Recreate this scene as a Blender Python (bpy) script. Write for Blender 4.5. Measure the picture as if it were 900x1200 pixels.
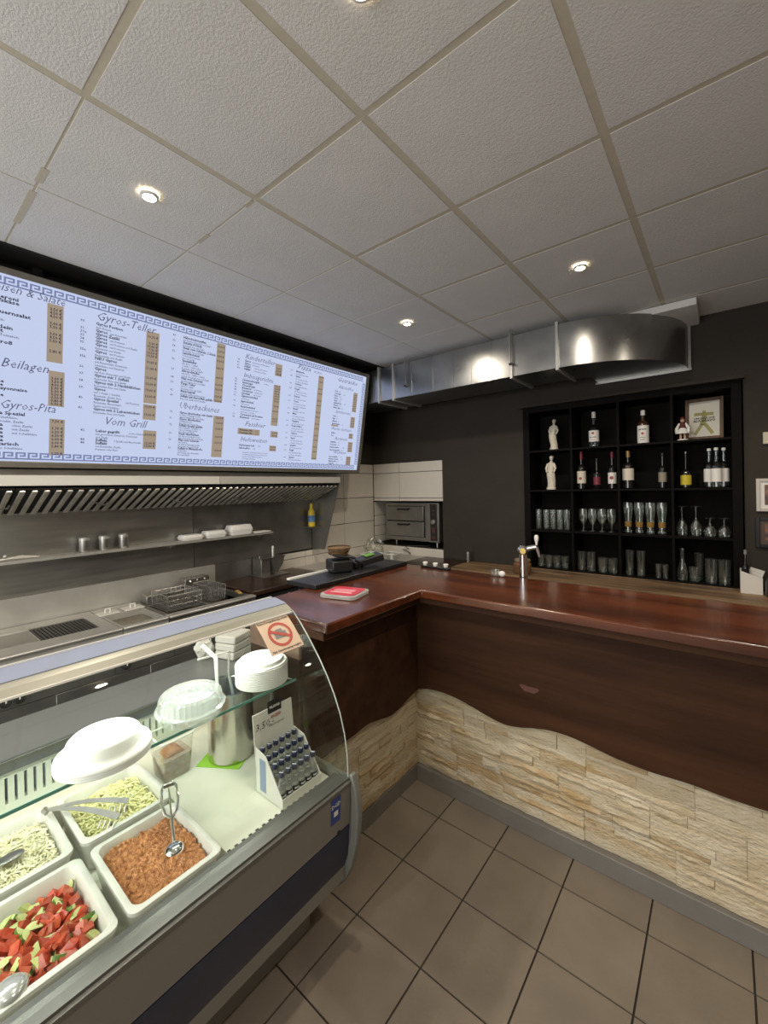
import bpy, bmesh, math, random
from mathutils import Vector, Matrix
random.seed(7)
for o in list(bpy.data.objects): bpy.data.objects.remove(o, do_unlink=True)
SC = bpy.context.scene
COL = SC.collection
PI = math.pi
H = 2.7127                                   # ceiling height

# ------------------------------------------------------------------ camera
YAW, PITCH, ROLL, CAMH, FPX = -0.6756, -0.008, -0.0223, 1.446, 490.135
fw = Vector((math.sin(YAW)*math.cos(PITCH), math.cos(YAW)*math.cos(PITCH), math.sin(PITCH)))
rt = Vector((math.cos(YAW), -math.sin(YAW), 0)); up = rt.cross(fw)
r2 = rt*math.cos(ROLL) + up*math.sin(ROLL); u2 = -rt*math.sin(ROLL) + up*math.cos(ROLL)
cam = bpy.data.cameras.new('camera'); camo = bpy.data.objects.new('camera', cam); COL.objects.link(camo)
camo.matrix_world = Matrix(((r2.x, u2.x, -fw.x, 0), (r2.y, u2.y, -fw.y, 0), (r2.z, u2.z, -fw.z, CAMH), (0, 0, 0, 1)))
cam.sensor_fit = 'VERTICAL'; cam.sensor_height = 36; cam.sensor_width = 27
cam.lens = FPX/1200*36; cam.shift_x = -5.39/1200; cam.shift_y = -25.51/1200; cam.clip_start = .02
SC.camera = camo

# ------------------------------------------------------------------ world, light, exposure
W = bpy.data.worlds.new('world'); SC.world = W; W.use_nodes = True
W.node_tree.nodes['Background'].inputs[0].default_value = (.55, .62, .75, 1)
W.node_tree.nodes['Background'].inputs[1].default_value = .6
SC.view_settings.view_transform = 'Standard'; SC.view_settings.look = 'None'
SC.view_settings.exposure = 0.0; SC.view_settings.gamma = 1.0; SC.view_settings.use_curve_mapping = False
SPOT_W, WINDOW_FILL_W, CASE_W = 33, 76, 4.6

def area_light(name, loc, rot, sx, sy, w, col):
    l = bpy.data.lights.new(name, 'AREA'); l.shape = 'RECTANGLE'; l.size = sx; l.size_y = sy; l.energy = w; l.color = col
    o = bpy.data.objects.new(name, l); COL.objects.link(o); o.location = loc; o.rotation_euler = rot; return o
# fill light behind the camera at an added window, mainly for the ceiling
area_light('window_fill', (-1.3, -2.36, 1.45), (PI/2, 0, 0), 2.9, 1.9, WINDOW_FILL_W, (1, .98, .95))

# ------------------------------------------------------------------ helpers
OFF = {}
class MB:
    def __init__(s): s.v = []; s.f = []
    def add(s, vs, fs):
        n = len(s.v); s.v += [tuple(v) for v in vs]; s.f += [tuple(i+n for i in f) for f in fs]; return s
    def box(s, x0, x1, y0, y1, z0, z1):
        return s.add([(x0,y0,z0),(x1,y0,z0),(x1,y1,z0),(x0,y1,z0),(x0,y0,z1),(x1,y0,z1),(x1,y1,z1),(x0,y1,z1)],
                     [(3,2,1,0),(4,5,6,7),(0,1,5,4),(1,2,6,5),(2,3,7,6),(3,0,4,7)])
    def tbox(s, c, sz, M):
        vs = [M @ Vector((c[0]+sz[0]/2*a, c[1]+sz[1]/2*b, c[2]+sz[2]/2*d)) for d in (-1,1) for a,b in ((-1,-1),(1,-1),(1,1),(-1,1))]
        return s.add(vs, [(3,2,1,0),(4,5,6,7),(0,1,5,4),(1,2,6,5),(2,3,7,6),(3,0,4,7)])
    def prism(s, poly, ax, a0, a1):
        def P(p, a): return (a,p[0],p[1]) if ax == 'x' else (p[0],a,p[1]) if ax == 'y' else (p[0],p[1],a)
        n = len(poly); vs = [P(p,a0) for p in poly] + [P(p,a1) for p in poly]
        fs = [tuple(range(n))[::-1], tuple(range(n,2*n))] + [(i,(i+1)%n,n+(i+1)%n,n+i) for i in range(n)]
        return s.add(vs, fs)
    def lathe(s, prof, n=24, c=(0,0,0), sx=1, sy=1, cap=True, flute=None):
        vs = []; fs = []; m = len(prof)
        for j,(r,z) in enumerate(prof):
            for i in range(n):
                a = 2*PI*i/n; rr = r*(1+(flute[j] if flute else 0)*(1 if i % 2 else -1))
                vs.append((c[0]+rr*sx*math.cos(a), c[1]+rr*sy*math.sin(a), c[2]+z))
        for j in range(m-1):
            for i in range(n): fs.append((j*n+i, j*n+(i+1)%n, (j+1)*n+(i+1)%n, (j+1)*n+i))
        if cap: fs.append(tuple(range(n))[::-1]); fs.append(tuple(range((m-1)*n, m*n)))
        return s.add(vs, fs)
    def tube(s, path, r, n=8, cap=True):
        P = [Vector(p) for p in path]; vs = []; fs = []; m = len(P); ref = None
        for j in range(m):
            t = (P[min(j+1,m-1)]-P[max(j-1,0)]).normalized()
            if ref is None: ref = Vector((0,0,1)) if abs(t.z) < .9 else Vector((1,0,0))
            a = t.cross(ref).normalized(); b = t.cross(a).normalized(); ref = -b if False else b.cross(t)*0 + ref
            rr = r[j] if isinstance(r, (list,tuple)) else r
            for i in range(n):
                g = 2*PI*i/n; vs.append(P[j] + a*rr*math.cos(g) + b*rr*math.sin(g))
        for j in range(m-1):
            for i in range(n): fs.append((j*n+i, j*n+(i+1)%n, (j+1)*n+(i+1)%n, (j+1)*n+i))
        if cap: fs.append(tuple(range(n))[::-1]); fs.append(tuple(range((m-1)*n, m*n)))
        return s.add(vs, fs)
    def ball(s, c, r, n=12, m=8, sc=(1,1,1)):
        vs = [(c[0],c[1],c[2]-r*sc[2])]; fs = []
        for j in range(1,m):
            t = PI*j/m
            for i in range(n):
                a = 2*PI*i/n; vs.append((c[0]+r*sc[0]*math.sin(t)*math.cos(a), c[1]+r*sc[1]*math.sin(t)*math.sin(a), c[2]-r*sc[2]*math.cos(t)))
        vs.append((c[0],c[1],c[2]+r*sc[2])); L = len(vs)-1
        for i in range(n): fs.append((0,1+(i+1)%n,1+i)); fs.append((L,L-n+i,L-n+(i+1)%n))
        for j in range(m-2):
            for i in range(n): fs.append((1+j*n+i,1+j*n+(i+1)%n,1+(j+1)*n+(i+1)%n,1+(j+1)*n+i))
        return s.add(vs, fs)
    def disc(s, c, r, ax='z', n=24):
        vs = []
        for i in range(n):
            a = 2*PI*i/n; p, q = r*math.cos(a), r*math.sin(a)
            vs.append((c[0]+p,c[1]+q,c[2]) if ax == 'z' else (c[0]+p,c[1],c[2]+q) if ax == 'y' else (c[0],c[1]+p,c[2]+q))
        return s.add(vs, [tuple(range(n))])
    def mesh(s, name, off=(0,0,0), smooth=35):
        me = bpy.data.meshes.new(name)
        me.from_pydata([(v[0]-off[0],v[1]-off[1],v[2]-off[2]) for v in s.v], [], s.f); me.update()
        b = bmesh.new(); b.from_mesh(me); bmesh.ops.recalc_face_normals(b, faces=b.faces); b.to_mesh(me); b.free()
        if smooth:
            for p in me.polygons: p.use_smooth = True
            me.set_sharp_from_angle(angle=math.radians(smooth))
        return me
    def build(s, name, mat, parent=None, loc=None, bevel=0, seg=2, smooth=35):
        off = OFF[parent.name] if parent else Vector(loc or (0,0,0))
        me = s.mesh(name, off, smooth)
        if mat: me.materials.append(mat)
        return link(name, me, parent, (0,0,0) if parent else off, off, bevel, seg)
def link(name, me, parent, loc, off, bevel=0, seg=2):
    o = bpy.data.objects.new(name, me); COL.objects.link(o); o.parent = parent; o.location = loc
    OFF[o.name] = Vector(off)
    if bevel:
        b = o.modifiers.new('bevel', 'BEVEL'); b.width = bevel; b.segments = seg; b.limit_method = 'ANGLE'; b.angle_limit = math.radians(40)
        b.harden_normals = False
    return o
def tag(o, label, cat, group=None):
    o['label'] = label; o['category'] = cat
    if group: o['group'] = group
    return o
def thing(name, label, cat, loc=(0,0,0), group=None):
    o = bpy.data.objects.new(name, None); COL.objects.link(o); o.location = loc; OFF[o.name] = Vector(loc)
    o.empty_display_size = .05
    return tag(o, label, cat, group)
def struct(o): o['kind'] = 'structure'; return o
def dup(root, loc, label=None, rz=None, scale=None):
    r = root.copy(); COL.objects.link(r); r.location = loc
    if rz is not None: r.rotation_euler = (0,0,rz)
    if scale: r.scale = scale
    if label: r['label'] = label
    for ch in list(root.children):
        c = ch.copy(); COL.objects.link(c); c.parent = r
        for g in list(ch.children):
            d = g.copy(); COL.objects.link(d); d.parent = c
    return r
def piece(name, me, parent, pos, rot=None):
    o = bpy.data.objects.new(name, me); COL.objects.link(o); o.parent = parent
    o.location = Vector(pos)-OFF[parent.name]
    if rot: o.rotation_euler = rot
    return o
def B(*a): return MB().box(*a)

# ---------------------------------------------------------------- materials
def newmat(name):
    m = bpy.data.materials.new(name); m.use_nodes = True; nt = m.node_tree; nt.nodes.clear()
    return m, nt, nt.nodes.new('ShaderNodeOutputMaterial')
def mat(name, col, rough=.5, metal=0, spec=.5, var=0, vs=20, bump=0, bs=60, rnd=0, coat=0, stretch=None, col2=None, detail=4, rvar=0):
    m, nt, out = newmat(name); N = nt.nodes; L = nt.links
    p = N.new('ShaderNodeBsdfPrincipled'); L.new(p.outputs[0], out.inputs[0])
    p.inputs['Base Color'].default_value = (*col,1); p.inputs['Roughness'].default_value = rough; p.inputs['Metallic'].default_value = metal
    p.inputs['Specular IOR Level'].default_value = spec; p.inputs['Coat Weight'].default_value = coat; p.inputs['Coat Roughness'].default_value = .08
    if var or bump or rvar:
        g = N.new('ShaderNodeNewGeometry'); mp = N.new('ShaderNodeMapping'); L.new(g.outputs['Position'], mp.inputs[0])
        if stretch: mp.inputs['Scale'].default_value = stretch
    src = None
    if var:
        n = N.new('ShaderNodeTexNoise'); n.inputs['Scale'].default_value = vs; n.inputs['Detail'].default_value = detail; L.new(mp.outputs[0], n.inputs['Vector'])
        r = N.new('ShaderNodeValToRGB'); L.new(n.outputs['Fac'], r.inputs[0])
        c2 = col2 or tuple(c*(1-var) for c in col); r.color_ramp.elements[0].position = .32; r.color_ramp.elements[1].position = .68
        r.color_ramp.elements[0].color = (*c2,1); r.color_ramp.elements[1].color = (*col,1); src = r.outputs[0]; L.new(src, p.inputs['Base Color'])
        if rvar:
            mr = N.new('ShaderNodeMapRange'); L.new(n.outputs['Fac'], mr.inputs[0]); mr.inputs[3].default_value = rough-rvar; mr.inputs[4].default_value = rough+rvar; L.new(mr.outputs[0], p.inputs['Roughness'])
    if rnd:
        oi = N.new('ShaderNodeObjectInfo'); h = N.new('ShaderNodeHueSaturation'); mr = N.new('ShaderNodeMapRange')
        L.new(oi.outputs['Random'], mr.inputs[0]); mr.inputs[3].default_value = 1-rnd; mr.inputs[4].default_value = 1+rnd; L.new(mr.outputs[0], h.inputs['Value'])
        if src: L.new(src, h.inputs['Color'])
        else: h.inputs['Color'].default_value = (*col,1)
        L.new(h.outputs[0], p.inputs['Base Color'])
    if bump:
        n2 = N.new('ShaderNodeTexNoise'); n2.inputs['Scale'].default_value = bs; n2.inputs['Detail'].default_value = 6; L.new(mp.outputs[0], n2.inputs['Vector'])
        b = N.new('ShaderNodeBump'); b.inputs['Strength'].default_value = bump; b.inputs['Distance'].default_value = .01; L.new(n2.outputs['Fac'], b.inputs['Height']); L.new(b.outputs[0], p.inputs['Normal'])
    return m
def emit(name, col, s):
    m, nt, out = newmat(name); e = nt.nodes.new('ShaderNodeEmission'); e.inputs[0].default_value = (*col,1); e.inputs[1].default_value = s
    nt.links.new(e.outputs[0], out.inputs[0]); return m
def glass(name, tint=(.97,.99,.98), f0=.05, edge=.55, rough=.02, power=3.0):
    m, nt, out = newmat(name); N = nt.nodes; L = nt.links
    t = N.new('ShaderNodeBsdfTransparent'); t.inputs[0].default_value = (*tint,1)
    g = N.new('ShaderNodeBsdfGlossy'); g.inputs['Roughness'].default_value = rough; g.inputs[0].default_value = (.95,.97,.97,1)
    lw = N.new('ShaderNodeLayerWeight'); lw.inputs[0].default_value = .5
    pw = N.new('ShaderNodeMath'); pw.operation = 'POWER'; L.new(lw.outputs['Facing'], pw.inputs[0]); pw.inputs[1].default_value = power
    ma = N.new('ShaderNodeMath'); ma.operation = 'MULTIPLY_ADD'; L.new(pw.outputs[0], ma.inputs[0]); ma.inputs[1].default_value = edge; ma.inputs[2].default_value = f0
    mx = N.new('ShaderNodeMixShader'); L.new(ma.outputs[0], mx.inputs[0]); L.new(t.outputs[0], mx.inputs[1]); L.new(g.outputs[0], mx.inputs[2]); L.new(mx.outputs[0], out.inputs[0])
    return m
def wood(name, c1, c2, rough, axis='x', sc=6, coat=0, bump=.05, spec=.5):
    st = {'x': (.12,1,1), 'y': (1,.12,1), 'z': (1,1,.12)}[axis]
    return mat(name, c1, rough, 0, spec, var=.5, vs=sc*3.2, bump=bump, bs=sc*9, coat=coat, stretch=st, col2=c2, detail=8)

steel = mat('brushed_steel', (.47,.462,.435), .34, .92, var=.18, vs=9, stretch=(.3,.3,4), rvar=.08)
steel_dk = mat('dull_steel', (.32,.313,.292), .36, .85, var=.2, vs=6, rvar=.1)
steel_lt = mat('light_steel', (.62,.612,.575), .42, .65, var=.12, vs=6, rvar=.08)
steel_hood = mat('hood_steel', (.72,.69,.62), .34, .6, var=.25, vs=12)
chrome = mat('chrome', (.85,.85,.85), .08, 1)
zinc = mat('galvanised_duct', (.47,.48,.48), .30, 1, var=.22, vs=5, rvar=.07, bump=.04, bs=6)
black = mat('black_plastic', (.012,.012,.013), .4)
blackmatte = mat('black_matte', (.010,.0095,.009), .7, var=.3, vs=30)
rubber = mat('dark_rubber', (.03,.03,.032), .6)
whiteplastic = mat('white_plastic', (.80,.80,.76), .35)
foam = mat('white_foam', (.84,.84,.82), .55, bump=.05, bs=300)
darkwall = mat('dark_grey_paint', (.056,.049,.042), .9, var=.12, vs=4, bump=.15, bs=120, spec=.12)
whitetile = mat('white_wall_tile', (.74,.70,.62), .22, rnd=.03, var=.05, vs=3)
grout = mat('grey_grout', (.25,.24,.22), .9)
floortile = mat('beige_floor_tile', (.25,.21,.168), .38, var=.16, vs=7, rnd=.05, bump=.06, bs=90, spec=.4, rvar=.06)
floorgrout = mat('dark_floor_grout', (.035,.028,.024), .9)
ceiltile = mat('ceiling_tile_plaster', (.87,.855,.83), .95, bump=.30, bs=150, var=.05, vs=5, rnd=.015, spec=.1)
ceilgrid = mat('ceiling_grid_beige', (.68,.62,.50), .9, var=.08, vs=40, spec=.1)
basetile = mat('grey_base_tile', (.20,.19,.175), .5, var=.15, vs=9)
redwood = wood('mahogany_top', (.135,.037,.014), (.045,.012,.005), .24, 'x', 4, coat=.22, bump=.03)
brownwood = wood('dark_brown_panel', (.062,.027,.0125), (.036,.0145,.007), .6, 'x', 5, bump=.18, spec=.15)
endwood = wood('light_brown_panel', (.27,.15,.11), (.18,.10,.075), .5, 'z', 6)
rustic = wood('rustic_counter_wood', (.34,.22,.12), (.085,.05,.026), .5, 'x', 4, bump=.25)
darkwood = wood('dark_worktop_wood', (.062,.030,.018), (.022,.012,.009), .28, 'y', 8, bump=.15)
shelfblack = mat('black_brown_shelf', (.006,.005,.0045), .7, 0, .12, var=.3, vs=12)
greypanel = mat('grey_case_panel', (.20,.19,.168), .42, var=.06, vs=5)
bluepanel = mat('navy_case_band', (.022,.027,.055), .4)
alu = mat('aluminium_rail', (.17,.17,.16), .38, .6, var=.08, vs=20)
casewhite = mat('white_case_liner', (.78,.78,.67), .35, var=.05, vs=6)
panwhite = mat('white_melamine_pan', (.78,.77,.72), .25)
boardframe = mat('menu_board_frame', (.30,.285,.25), .4, .6, var=.1, vs=20)
clear = glass('clear_glass')
paneglass = glass('pane_glass', (.96,.985,.97), .03, .22, .01, 6)
shelfglass = glass('shelf_glass', (.93,.98,.96), .03, .25, .01, 6)
glassedge = mat('green_glass_edge', (.10,.30,.25), .15, spec=.8)
plasticclear = glass('clear_plastic', (.95,.97,.95), .10, .6, .12, 1.8)
def hazy(name, haze):
    m = glass(name, (.96,.98,.96), .10, .5, .15, 1.6); nt = m.node_tree; o_ = nt.nodes['Material Output']; src = o_.inputs[0].links[0].from_socket
    d = nt.nodes.new('ShaderNodeBsdfDiffuse'); d.inputs[0].default_value = (.8,.82,.78,1); mx = nt.nodes.new('ShaderNodeMixShader'); mx.inputs[0].default_value = haze
    nt.links.new(src, mx.inputs[1]); nt.links.new(d.outputs[0], mx.inputs[2]); nt.links.new(mx.outputs[0], o_.inputs[0]); return m
hazyplastic = hazy('hazy_plastic', .18); drinkglass = hazy('drinking_glass', .014)

lampglow = emit('lamp_glow', (1,.80,.52), 45)
tubeglow = emit('case_tube_glow', (.95,1,.88), 6)
M_PRINT = mat('dark_print', (.02,.02,.03), .6)
M_NAVY = mat('navy_print', (.06,.07,.16), .6)
menu_lit = emit('menu_backlit_white', (.55,.62,.84), 1.0)
menu_key = emit('menu_backlit_border', (.19,.225,.40), 1.0)
menu_tan = emit('menu_backlit_tan', (.36,.29,.22), 1.0)
menu_ink = emit('menu_backlit_ink', (.035,.036,.06), 1.0)
menu_head = emit('menu_backlit_heading', (.115,.12,.20), 1.0)

# ---------------------------------------------------------------- text queue
TQ = []
def text(key, body, size, Mx, shear=0, bold=0, align='LEFT', wrap_r=0, sx=1):
    TQ.append((key, body, size, Mx, shear, bold, align, wrap_r, sx))
TKEY = {}
def text_part(key, name, m, parent): TKEY[key] = (name, m, parent)
def flush_text():
    tmp = []
    for (key, body, size, Mx, shear, bold, align, wr, sx) in TQ:
        c = bpy.data.curves.new('t', 'FONT'); c.body = body; c.size = size; c.shear = shear; c.offset = bold*size; c.align_x = align; c.resolution_u = 1; c.fill_mode = 'FRONT' if hasattr(c,'fill_mode') else c.fill_mode
        o = bpy.data.objects.new('t', c); COL.objects.link(o); tmp.append(o)
    dg = bpy.context.evaluated_depsgraph_get(); out = {}
    for o, (key, body, size, Mx, shear, bold, align, wr, sx) in zip(tmp, TQ):
        me = o.evaluated_get(dg).to_mesh()
        if isinstance(sx, tuple): xs_ = [v.co.x for v in me.vertices]; sx = sx[1]/(max(xs_)-min(xs_))
        vs = []
        for v in me.vertices:
            p = Vector((v.co.x*sx, v.co.y, 0))
            if wr: p = Vector((wr*math.sin(p.x/wr), p.y, wr*(math.cos(p.x/wr)-1)))
            vs.append(Mx(p) if callable(Mx) else Mx @ p)
        out.setdefault(key, MB()).add(vs, [tuple(p.vertices) for p in me.polygons]); o.evaluated_get(dg).to_mesh_clear()
    for o in tmp:
        c = o.data; bpy.data.objects.remove(o, do_unlink=True); bpy.data.curves.remove(c)
    for k, b in out.items():
        n, m, par = TKEY[k]; off = OFF[par.name]
        me = bpy.data.meshes.new(n); me.from_pydata([(Vector(v)-off)[:] for v in b.v], [], b.f); me.materials.append(m)
        o_ = link(n, me, par, (0,0,0), off)
        if n in ('menu_lines','prices','lettering'): o_['kind'] = 'stuff'
def frame(o, u, v):    # matrix mapping text x->u, y->v, z->normal
    u = Vector(u).normalized(); v = Vector(v).normalized(); w = u.cross(v)
    return Matrix(((u.x,v.x,w.x,o[0]),(u.y,v.y,w.y,o[1]),(u.z,v.z,w.z,o[2]),(0,0,0,1)))

# =============================================================== THE SETTING
XL, XR, YF, YB = -3.52, 2.4, -2.4, 4.08
fl = struct(B(XL-.3, XR+.2, YF-.2, YB+.9, -.12, -.004).build('floor', floorgrout))
S = .2598; FX, FY = -.9881, 1.5299
tm = MB().prism([(-S/2+.0028,-S/2+.0028),(S/2-.0028,-S/2+.0028),(S/2-.0028,S/2-.0028),(-S/2+.0028,S/2-.0028)], 'z', -.012, 0).mesh('floor_tile', smooth=0); tm.materials.append(floortile)
for i in range(-1, 9):
    for j in range(-1, 14):
        piece('floor_tile', tm, fl, (FX+(i+.5)*S, FY-(j+.5)*S, 0))
# ceiling: slab with grid colour, tiles hang 6 mm proud of it
ce = struct(B(XL-.1, XR+.1, YF-.1, YB+.1, H+.006, H+.15).build('ceiling', ceilgrid))
T = .625; LX = -2.1991; MY = .4618
for k in range(-1, 8):                      # columns between grid lines L(k), L(k+1)
    for m_ in range(-5, 6):
        x0, x1 = LX+k*T, LX+(k+1)*T; y0, y1 = MY+m_*T, MY+(m_+1)*T
        gx0 = .004 if k <= 0 else .016; gx1 = .004 if k < 0 else .016
        gy = .005 if k <= 0 else .013
        if k == 1: gx0 = .012
        if k == -1: x0 = -2.80; gx0 = 0
        x1 = min(x1, XR); y0 = max(y0, YF); y1 = min(y1, YB)
        if x1-x0 < .05 or y1-y0 < .05: continue
        B(x0+gx0, x1-gx1, y0+gy, y1-gy, H+.0045, H+.006).build('ceiling_tile', ceiltile, ce, smooth=0)
for xa, xb, y, w in ((-2.16,-2.05,MY,.026),(-2.56,-2.24,MY,.026),(-2.08,-1.98,MY+T,.022),(-1.66,-1.60,MY+T,.02)):
    B(xa, xb, y-w/2, y+w/2, H+.0035, H+.006).build('tape_strip', ceilgrid, ce, smooth=0)
# black strip standing in for the shade on the ceiling over the menu board
bs = struct(B(XL, -2.80, -.6, YB, H-.01, H+.006).build('ceiling_shade', blackmatte))
# walls
wb = MB()
wb.box(XL-.2, -2.49, YB, YB+.75, 0, .72).box(XL-.2, -2.49, YB, YB+.75, 1.27, H+.01).box(XL-.2, -2.49, YB+.6, YB+.75, .72, 1.27)
wb.box(-2.49, -1.545, YB, YB+.75, 0, H+.01)
wb.box(-1.545, .12, YB, YB+.75, 0, .605).box(-1.545, .12, YB, YB+.75, 2.185, H+.01).box(-1.545, .12, YB+.33, YB+.75, .605, 2.185)
wb.box(.12, XR+.2, YB, YB+.75, 0, H+.01)
wall_back = struct(wb.build('wall_back', darkwall, smooth=0))
wall_left = struct(B(XL-.2, XL, YF-.2, YB+.75, 0, H+.01).build('wall_left', darkwall, smooth=0))
struct(B(XR, XR+.2, YF-.2, YB, 0, H+.01).build('wall_right', mat('brown_wall_paint', (.26,.22,.18), .9), smooth=0))
wf = MB(); wf.box(XL-.2, -2.9, YF-.2, YF, 0, H+.01).box(.3, XR+.2, YF-.2, YF, 0, H+.01).box(-2.9, .3, YF-.2, YF, 0, .4).box(-2.9, .3, YF-.2, YF, 2.45, H+.01)
struct(wf.build('wall_front', mat('pale_front_paint', (.55,.50,.43), .9), smooth=0))
wn = thing('added_window', '', ''); del wn['label']; del wn['category']; struct(wn); wn.location = (-1.3, YF-.1, .4); OFF[wn.name] = wn.location.copy()  # unseen window, added to bring light in from behind the camera
B(-2.9, .3, YF-.12, YF-.112, .4, 2.45).build('pane', paneglass, wn)
fr = MB()
for x in (-2.9, -1.85, -.81, .24): fr.box(x, x+.06, YF-.15, YF-.06, .4, 2.45)
fr.box(-2.9, .3, YF-.15, YF-.06, .4, .46).box(-2.9, .3, YF-.15, YF-.06, 2.39, 2.45); fr.build('window_frame', whiteplastic, wn)
# wall tiles: over the oven niche and on the kitchen wall
def rect_tiles(parent, name, m, rects, make):
    for r in rects: make(*r).build(name, m, parent, bevel=.002, seg=1)
g = .003
rect_tiles(wall_back, 'wall_tile', whitetile, [(xa, xb, za, zb) for xa, xb in ((-3.505,-3.09),(-3.09,-2.478)) for za, zb in ((1.268,1.307),(1.307,1.617),(1.617,1.737))],
           lambda a, b, c, d: B(a+g, b-g, YB-.013, YB+.002, c+g, d-g))
B(XL, -2.49, YB-.01, YB+.002, .40, .718).build('wall_tile', whitetile, wall_back, bevel=.002, seg=1)
rect_tiles(wall_left, 'wall_tile', whitetile, [(ya, yb, za, zb) for ya, yb in ((2.33,2.93),(3.036,3.53),(3.53,4.065)) for za, zb in ((.42,.72),(.72,1.02),(1.02,1.32),(1.32,1.62),(1.62,1.735)) if ya > 3 or za < .5] + [(2.93,3.036,.42,.72),(2.33,2.93,.72,.782),(2.93,3.036,.72,.782)],
           lambda a, b, c, d: B(XL-.002, XL+.012, a+g, b-g, c+g, d-g))
rect_tiles(wall_left, 'wall_tile', whitetile, [(4.085,4.66,.735,.82),(4.085,4.66,.82,.95),(4.085,4.66,.95,1.08),(4.085,4.66,1.08,1.26)],
           lambda a, b, c, d: B(XL-.002, XL+.01, a+g, b-g, c+g, d-g))
# lowered white casing by the duct elbow
struct(B(-.62, -.13, 3.60, YB, H-.055, H-.004).build('trim_2', ceiltile, bevel=.004))

# ----------------------------------------------------------- ceiling spots
def spot(x, y, label):
    t = thing('ceiling_spotlight', label, 'spotlight', (x, y, H), 'recessed halogen spotlights')
    MB().lathe([(.036,-.001),(.036,-.009),(.027,-.012),(.025,-.006),(.025,-.001)], 28, (x,y,H-.003), cap=False).build('trim_ring', whiteplastic, t)
    MB().disc((x,y,H-.0095), .025, n=24).build('lamp_face', lampglow, t)
    l = bpy.data.lights.new('spot_beam', 'SPOT'); l.energy = SPOT_W; l.color = (1,.87,.70); l.spot_size = math.radians(172); l.spot_blend = .75; l.shadow_soft_size = .025
    o = bpy.data.objects.new('spot_beam', l); COL.objects.link(o); o.parent = t; o.location = (0,0,-.03)
spot(-1.892, .778, 'glowing recessed spotlight in the ceiling tile before the menu board')
spot(-.64, 2.639, 'glowing recessed spotlight in the ceiling beside the duct elbow')
spot(-1.894, 2.638, 'glowing recessed spotlight between the menu board corner and the straight duct')
spot(-.696, .80, 'glowing recessed spotlight above the floor before the display case')
for x, y, q in ((.61,2.64,'over the far end of the bar'), (.56,.80,'over the customer floor'), (-.696,-1.05,'before the unseen window'), (.56,-1.05,'beside the unseen window'), (-1.892,-1.05,'over the end of the display case')):
    spot(x, y, 'recessed ceiling spotlight '+q)

# ============================================================ THE BAR
bar = thing('bar_counter', 'L-shaped bar with red-brown top, dark wavy panels and ledge stone base', 'bar counter', (-1.2, 1.7, 0))
MB().prism([(-1.02,.932),(-1.02,1.48),(.95,1.48),(.95,1.94),(-1.47,1.94),(-1.47,.932)], 'z', .964, 1.0).build('countertop', redwood, bar, bevel=.006)
MB().prism([(-1.045,.94),(-1.045,1.505),(.94,1.505),(.94,1.9),(-1.44,1.9),(-1.44,.94)], 'z', .935, .964).build('top_edge_board', brownwood, bar, bevel=.003)
B(-1.44, -1.225, .945, 1.90, 0, .935).build('carcass', brownwood, bar)
B(-1.225, .93, 1.712, 1.90, 0, .935).build('carcass', brownwood, bar)
B(-1.46, -1.165, .933, .945, .03, .845).build('end_panel', brownwood, bar); B(-1.46, -1.165, .933, .945, .847, .935).build('end_trim', endwood, bar)
def smoothpts(p, n=6):
    out = []
    for i in range(len(p)-1):
        a = p[max(i-1,0)]; b = p[i]; c = p[i+1]; d = p[min(i+2,len(p)-1)]
        for k in range(n):
            t = k/n; out.append((b[0]+(c[0]-b[0])*t, .5*(2*b[1]+(c[1]-a[1])*t+(2*a[1]-5*b[1]+4*c[1]-d[1])*t*t+(3*b[1]-a[1]-3*c[1]+d[1])*t**3)))
    return out+[p[-1]]
wr = smoothpts([(-1.185,.466),(-1.1,.482),(-1.02,.487),(-.94,.480),(-.87,.466),(-.80,.450),(-.73,.441),(-.67,.449),(-.61,.466),(-.54,.480),(-.47,.482),(-.40,.474),(-.32,.461),(-.21,.455),(-.10,.460),(0,.457),(.12,.462),(.3,.485),(.5,.45),(.7,.47),(.93,.46)])
MB().prism(wr+[(.93,.936),(-1.185,.936)], 'y', 1.648, 1.668).build('front_panel', brownwood, bar, bevel=.002, seg=1)
wl = smoothpts([(.945,.45),(1.0,.45),(1.1,.456),(1.2,.457),(1.27,.464),(1.35,.450),(1.43,.432),(1.50,.437),(1.56,.452),(1.647,.466)])
MB().prism(wl+[(1.647,.936),(.945,.936)], 'x', -1.182, -1.162).build('front_panel', brownwood, bar, bevel=.002, seg=1)
MB().add([(-.62+.035*math.cos(a)*(1+.3*math.sin(3*a)), 1.6475, .62+.018*math.sin(a)*(1+.4*math.cos(2*a))) for a in [i*PI/8 for i in range(16)]], [tuple(range(16))]).build('paint_chip', mat('worn_paint_patch', (.13,.05,.04), .6), bar)
stonemat = mat('ledge_stone', (.62,.51,.35), .85, var=.4, vs=14, bump=.9, bs=55, rnd=.10, col2=(.47,.34,.18), stretch=(1,1,2.2), spec=.2)
stonepale = mat('ledge_stone_pale', (.68,.61,.47), .85, var=.3, vs=9, bump=.9, bs=60, rnd=.06, col2=(.56,.46,.30), stretch=(1,1,2.2), spec=.2)
stoneback = mat('stone_joint', (.10,.075,.05), .95)
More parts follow.
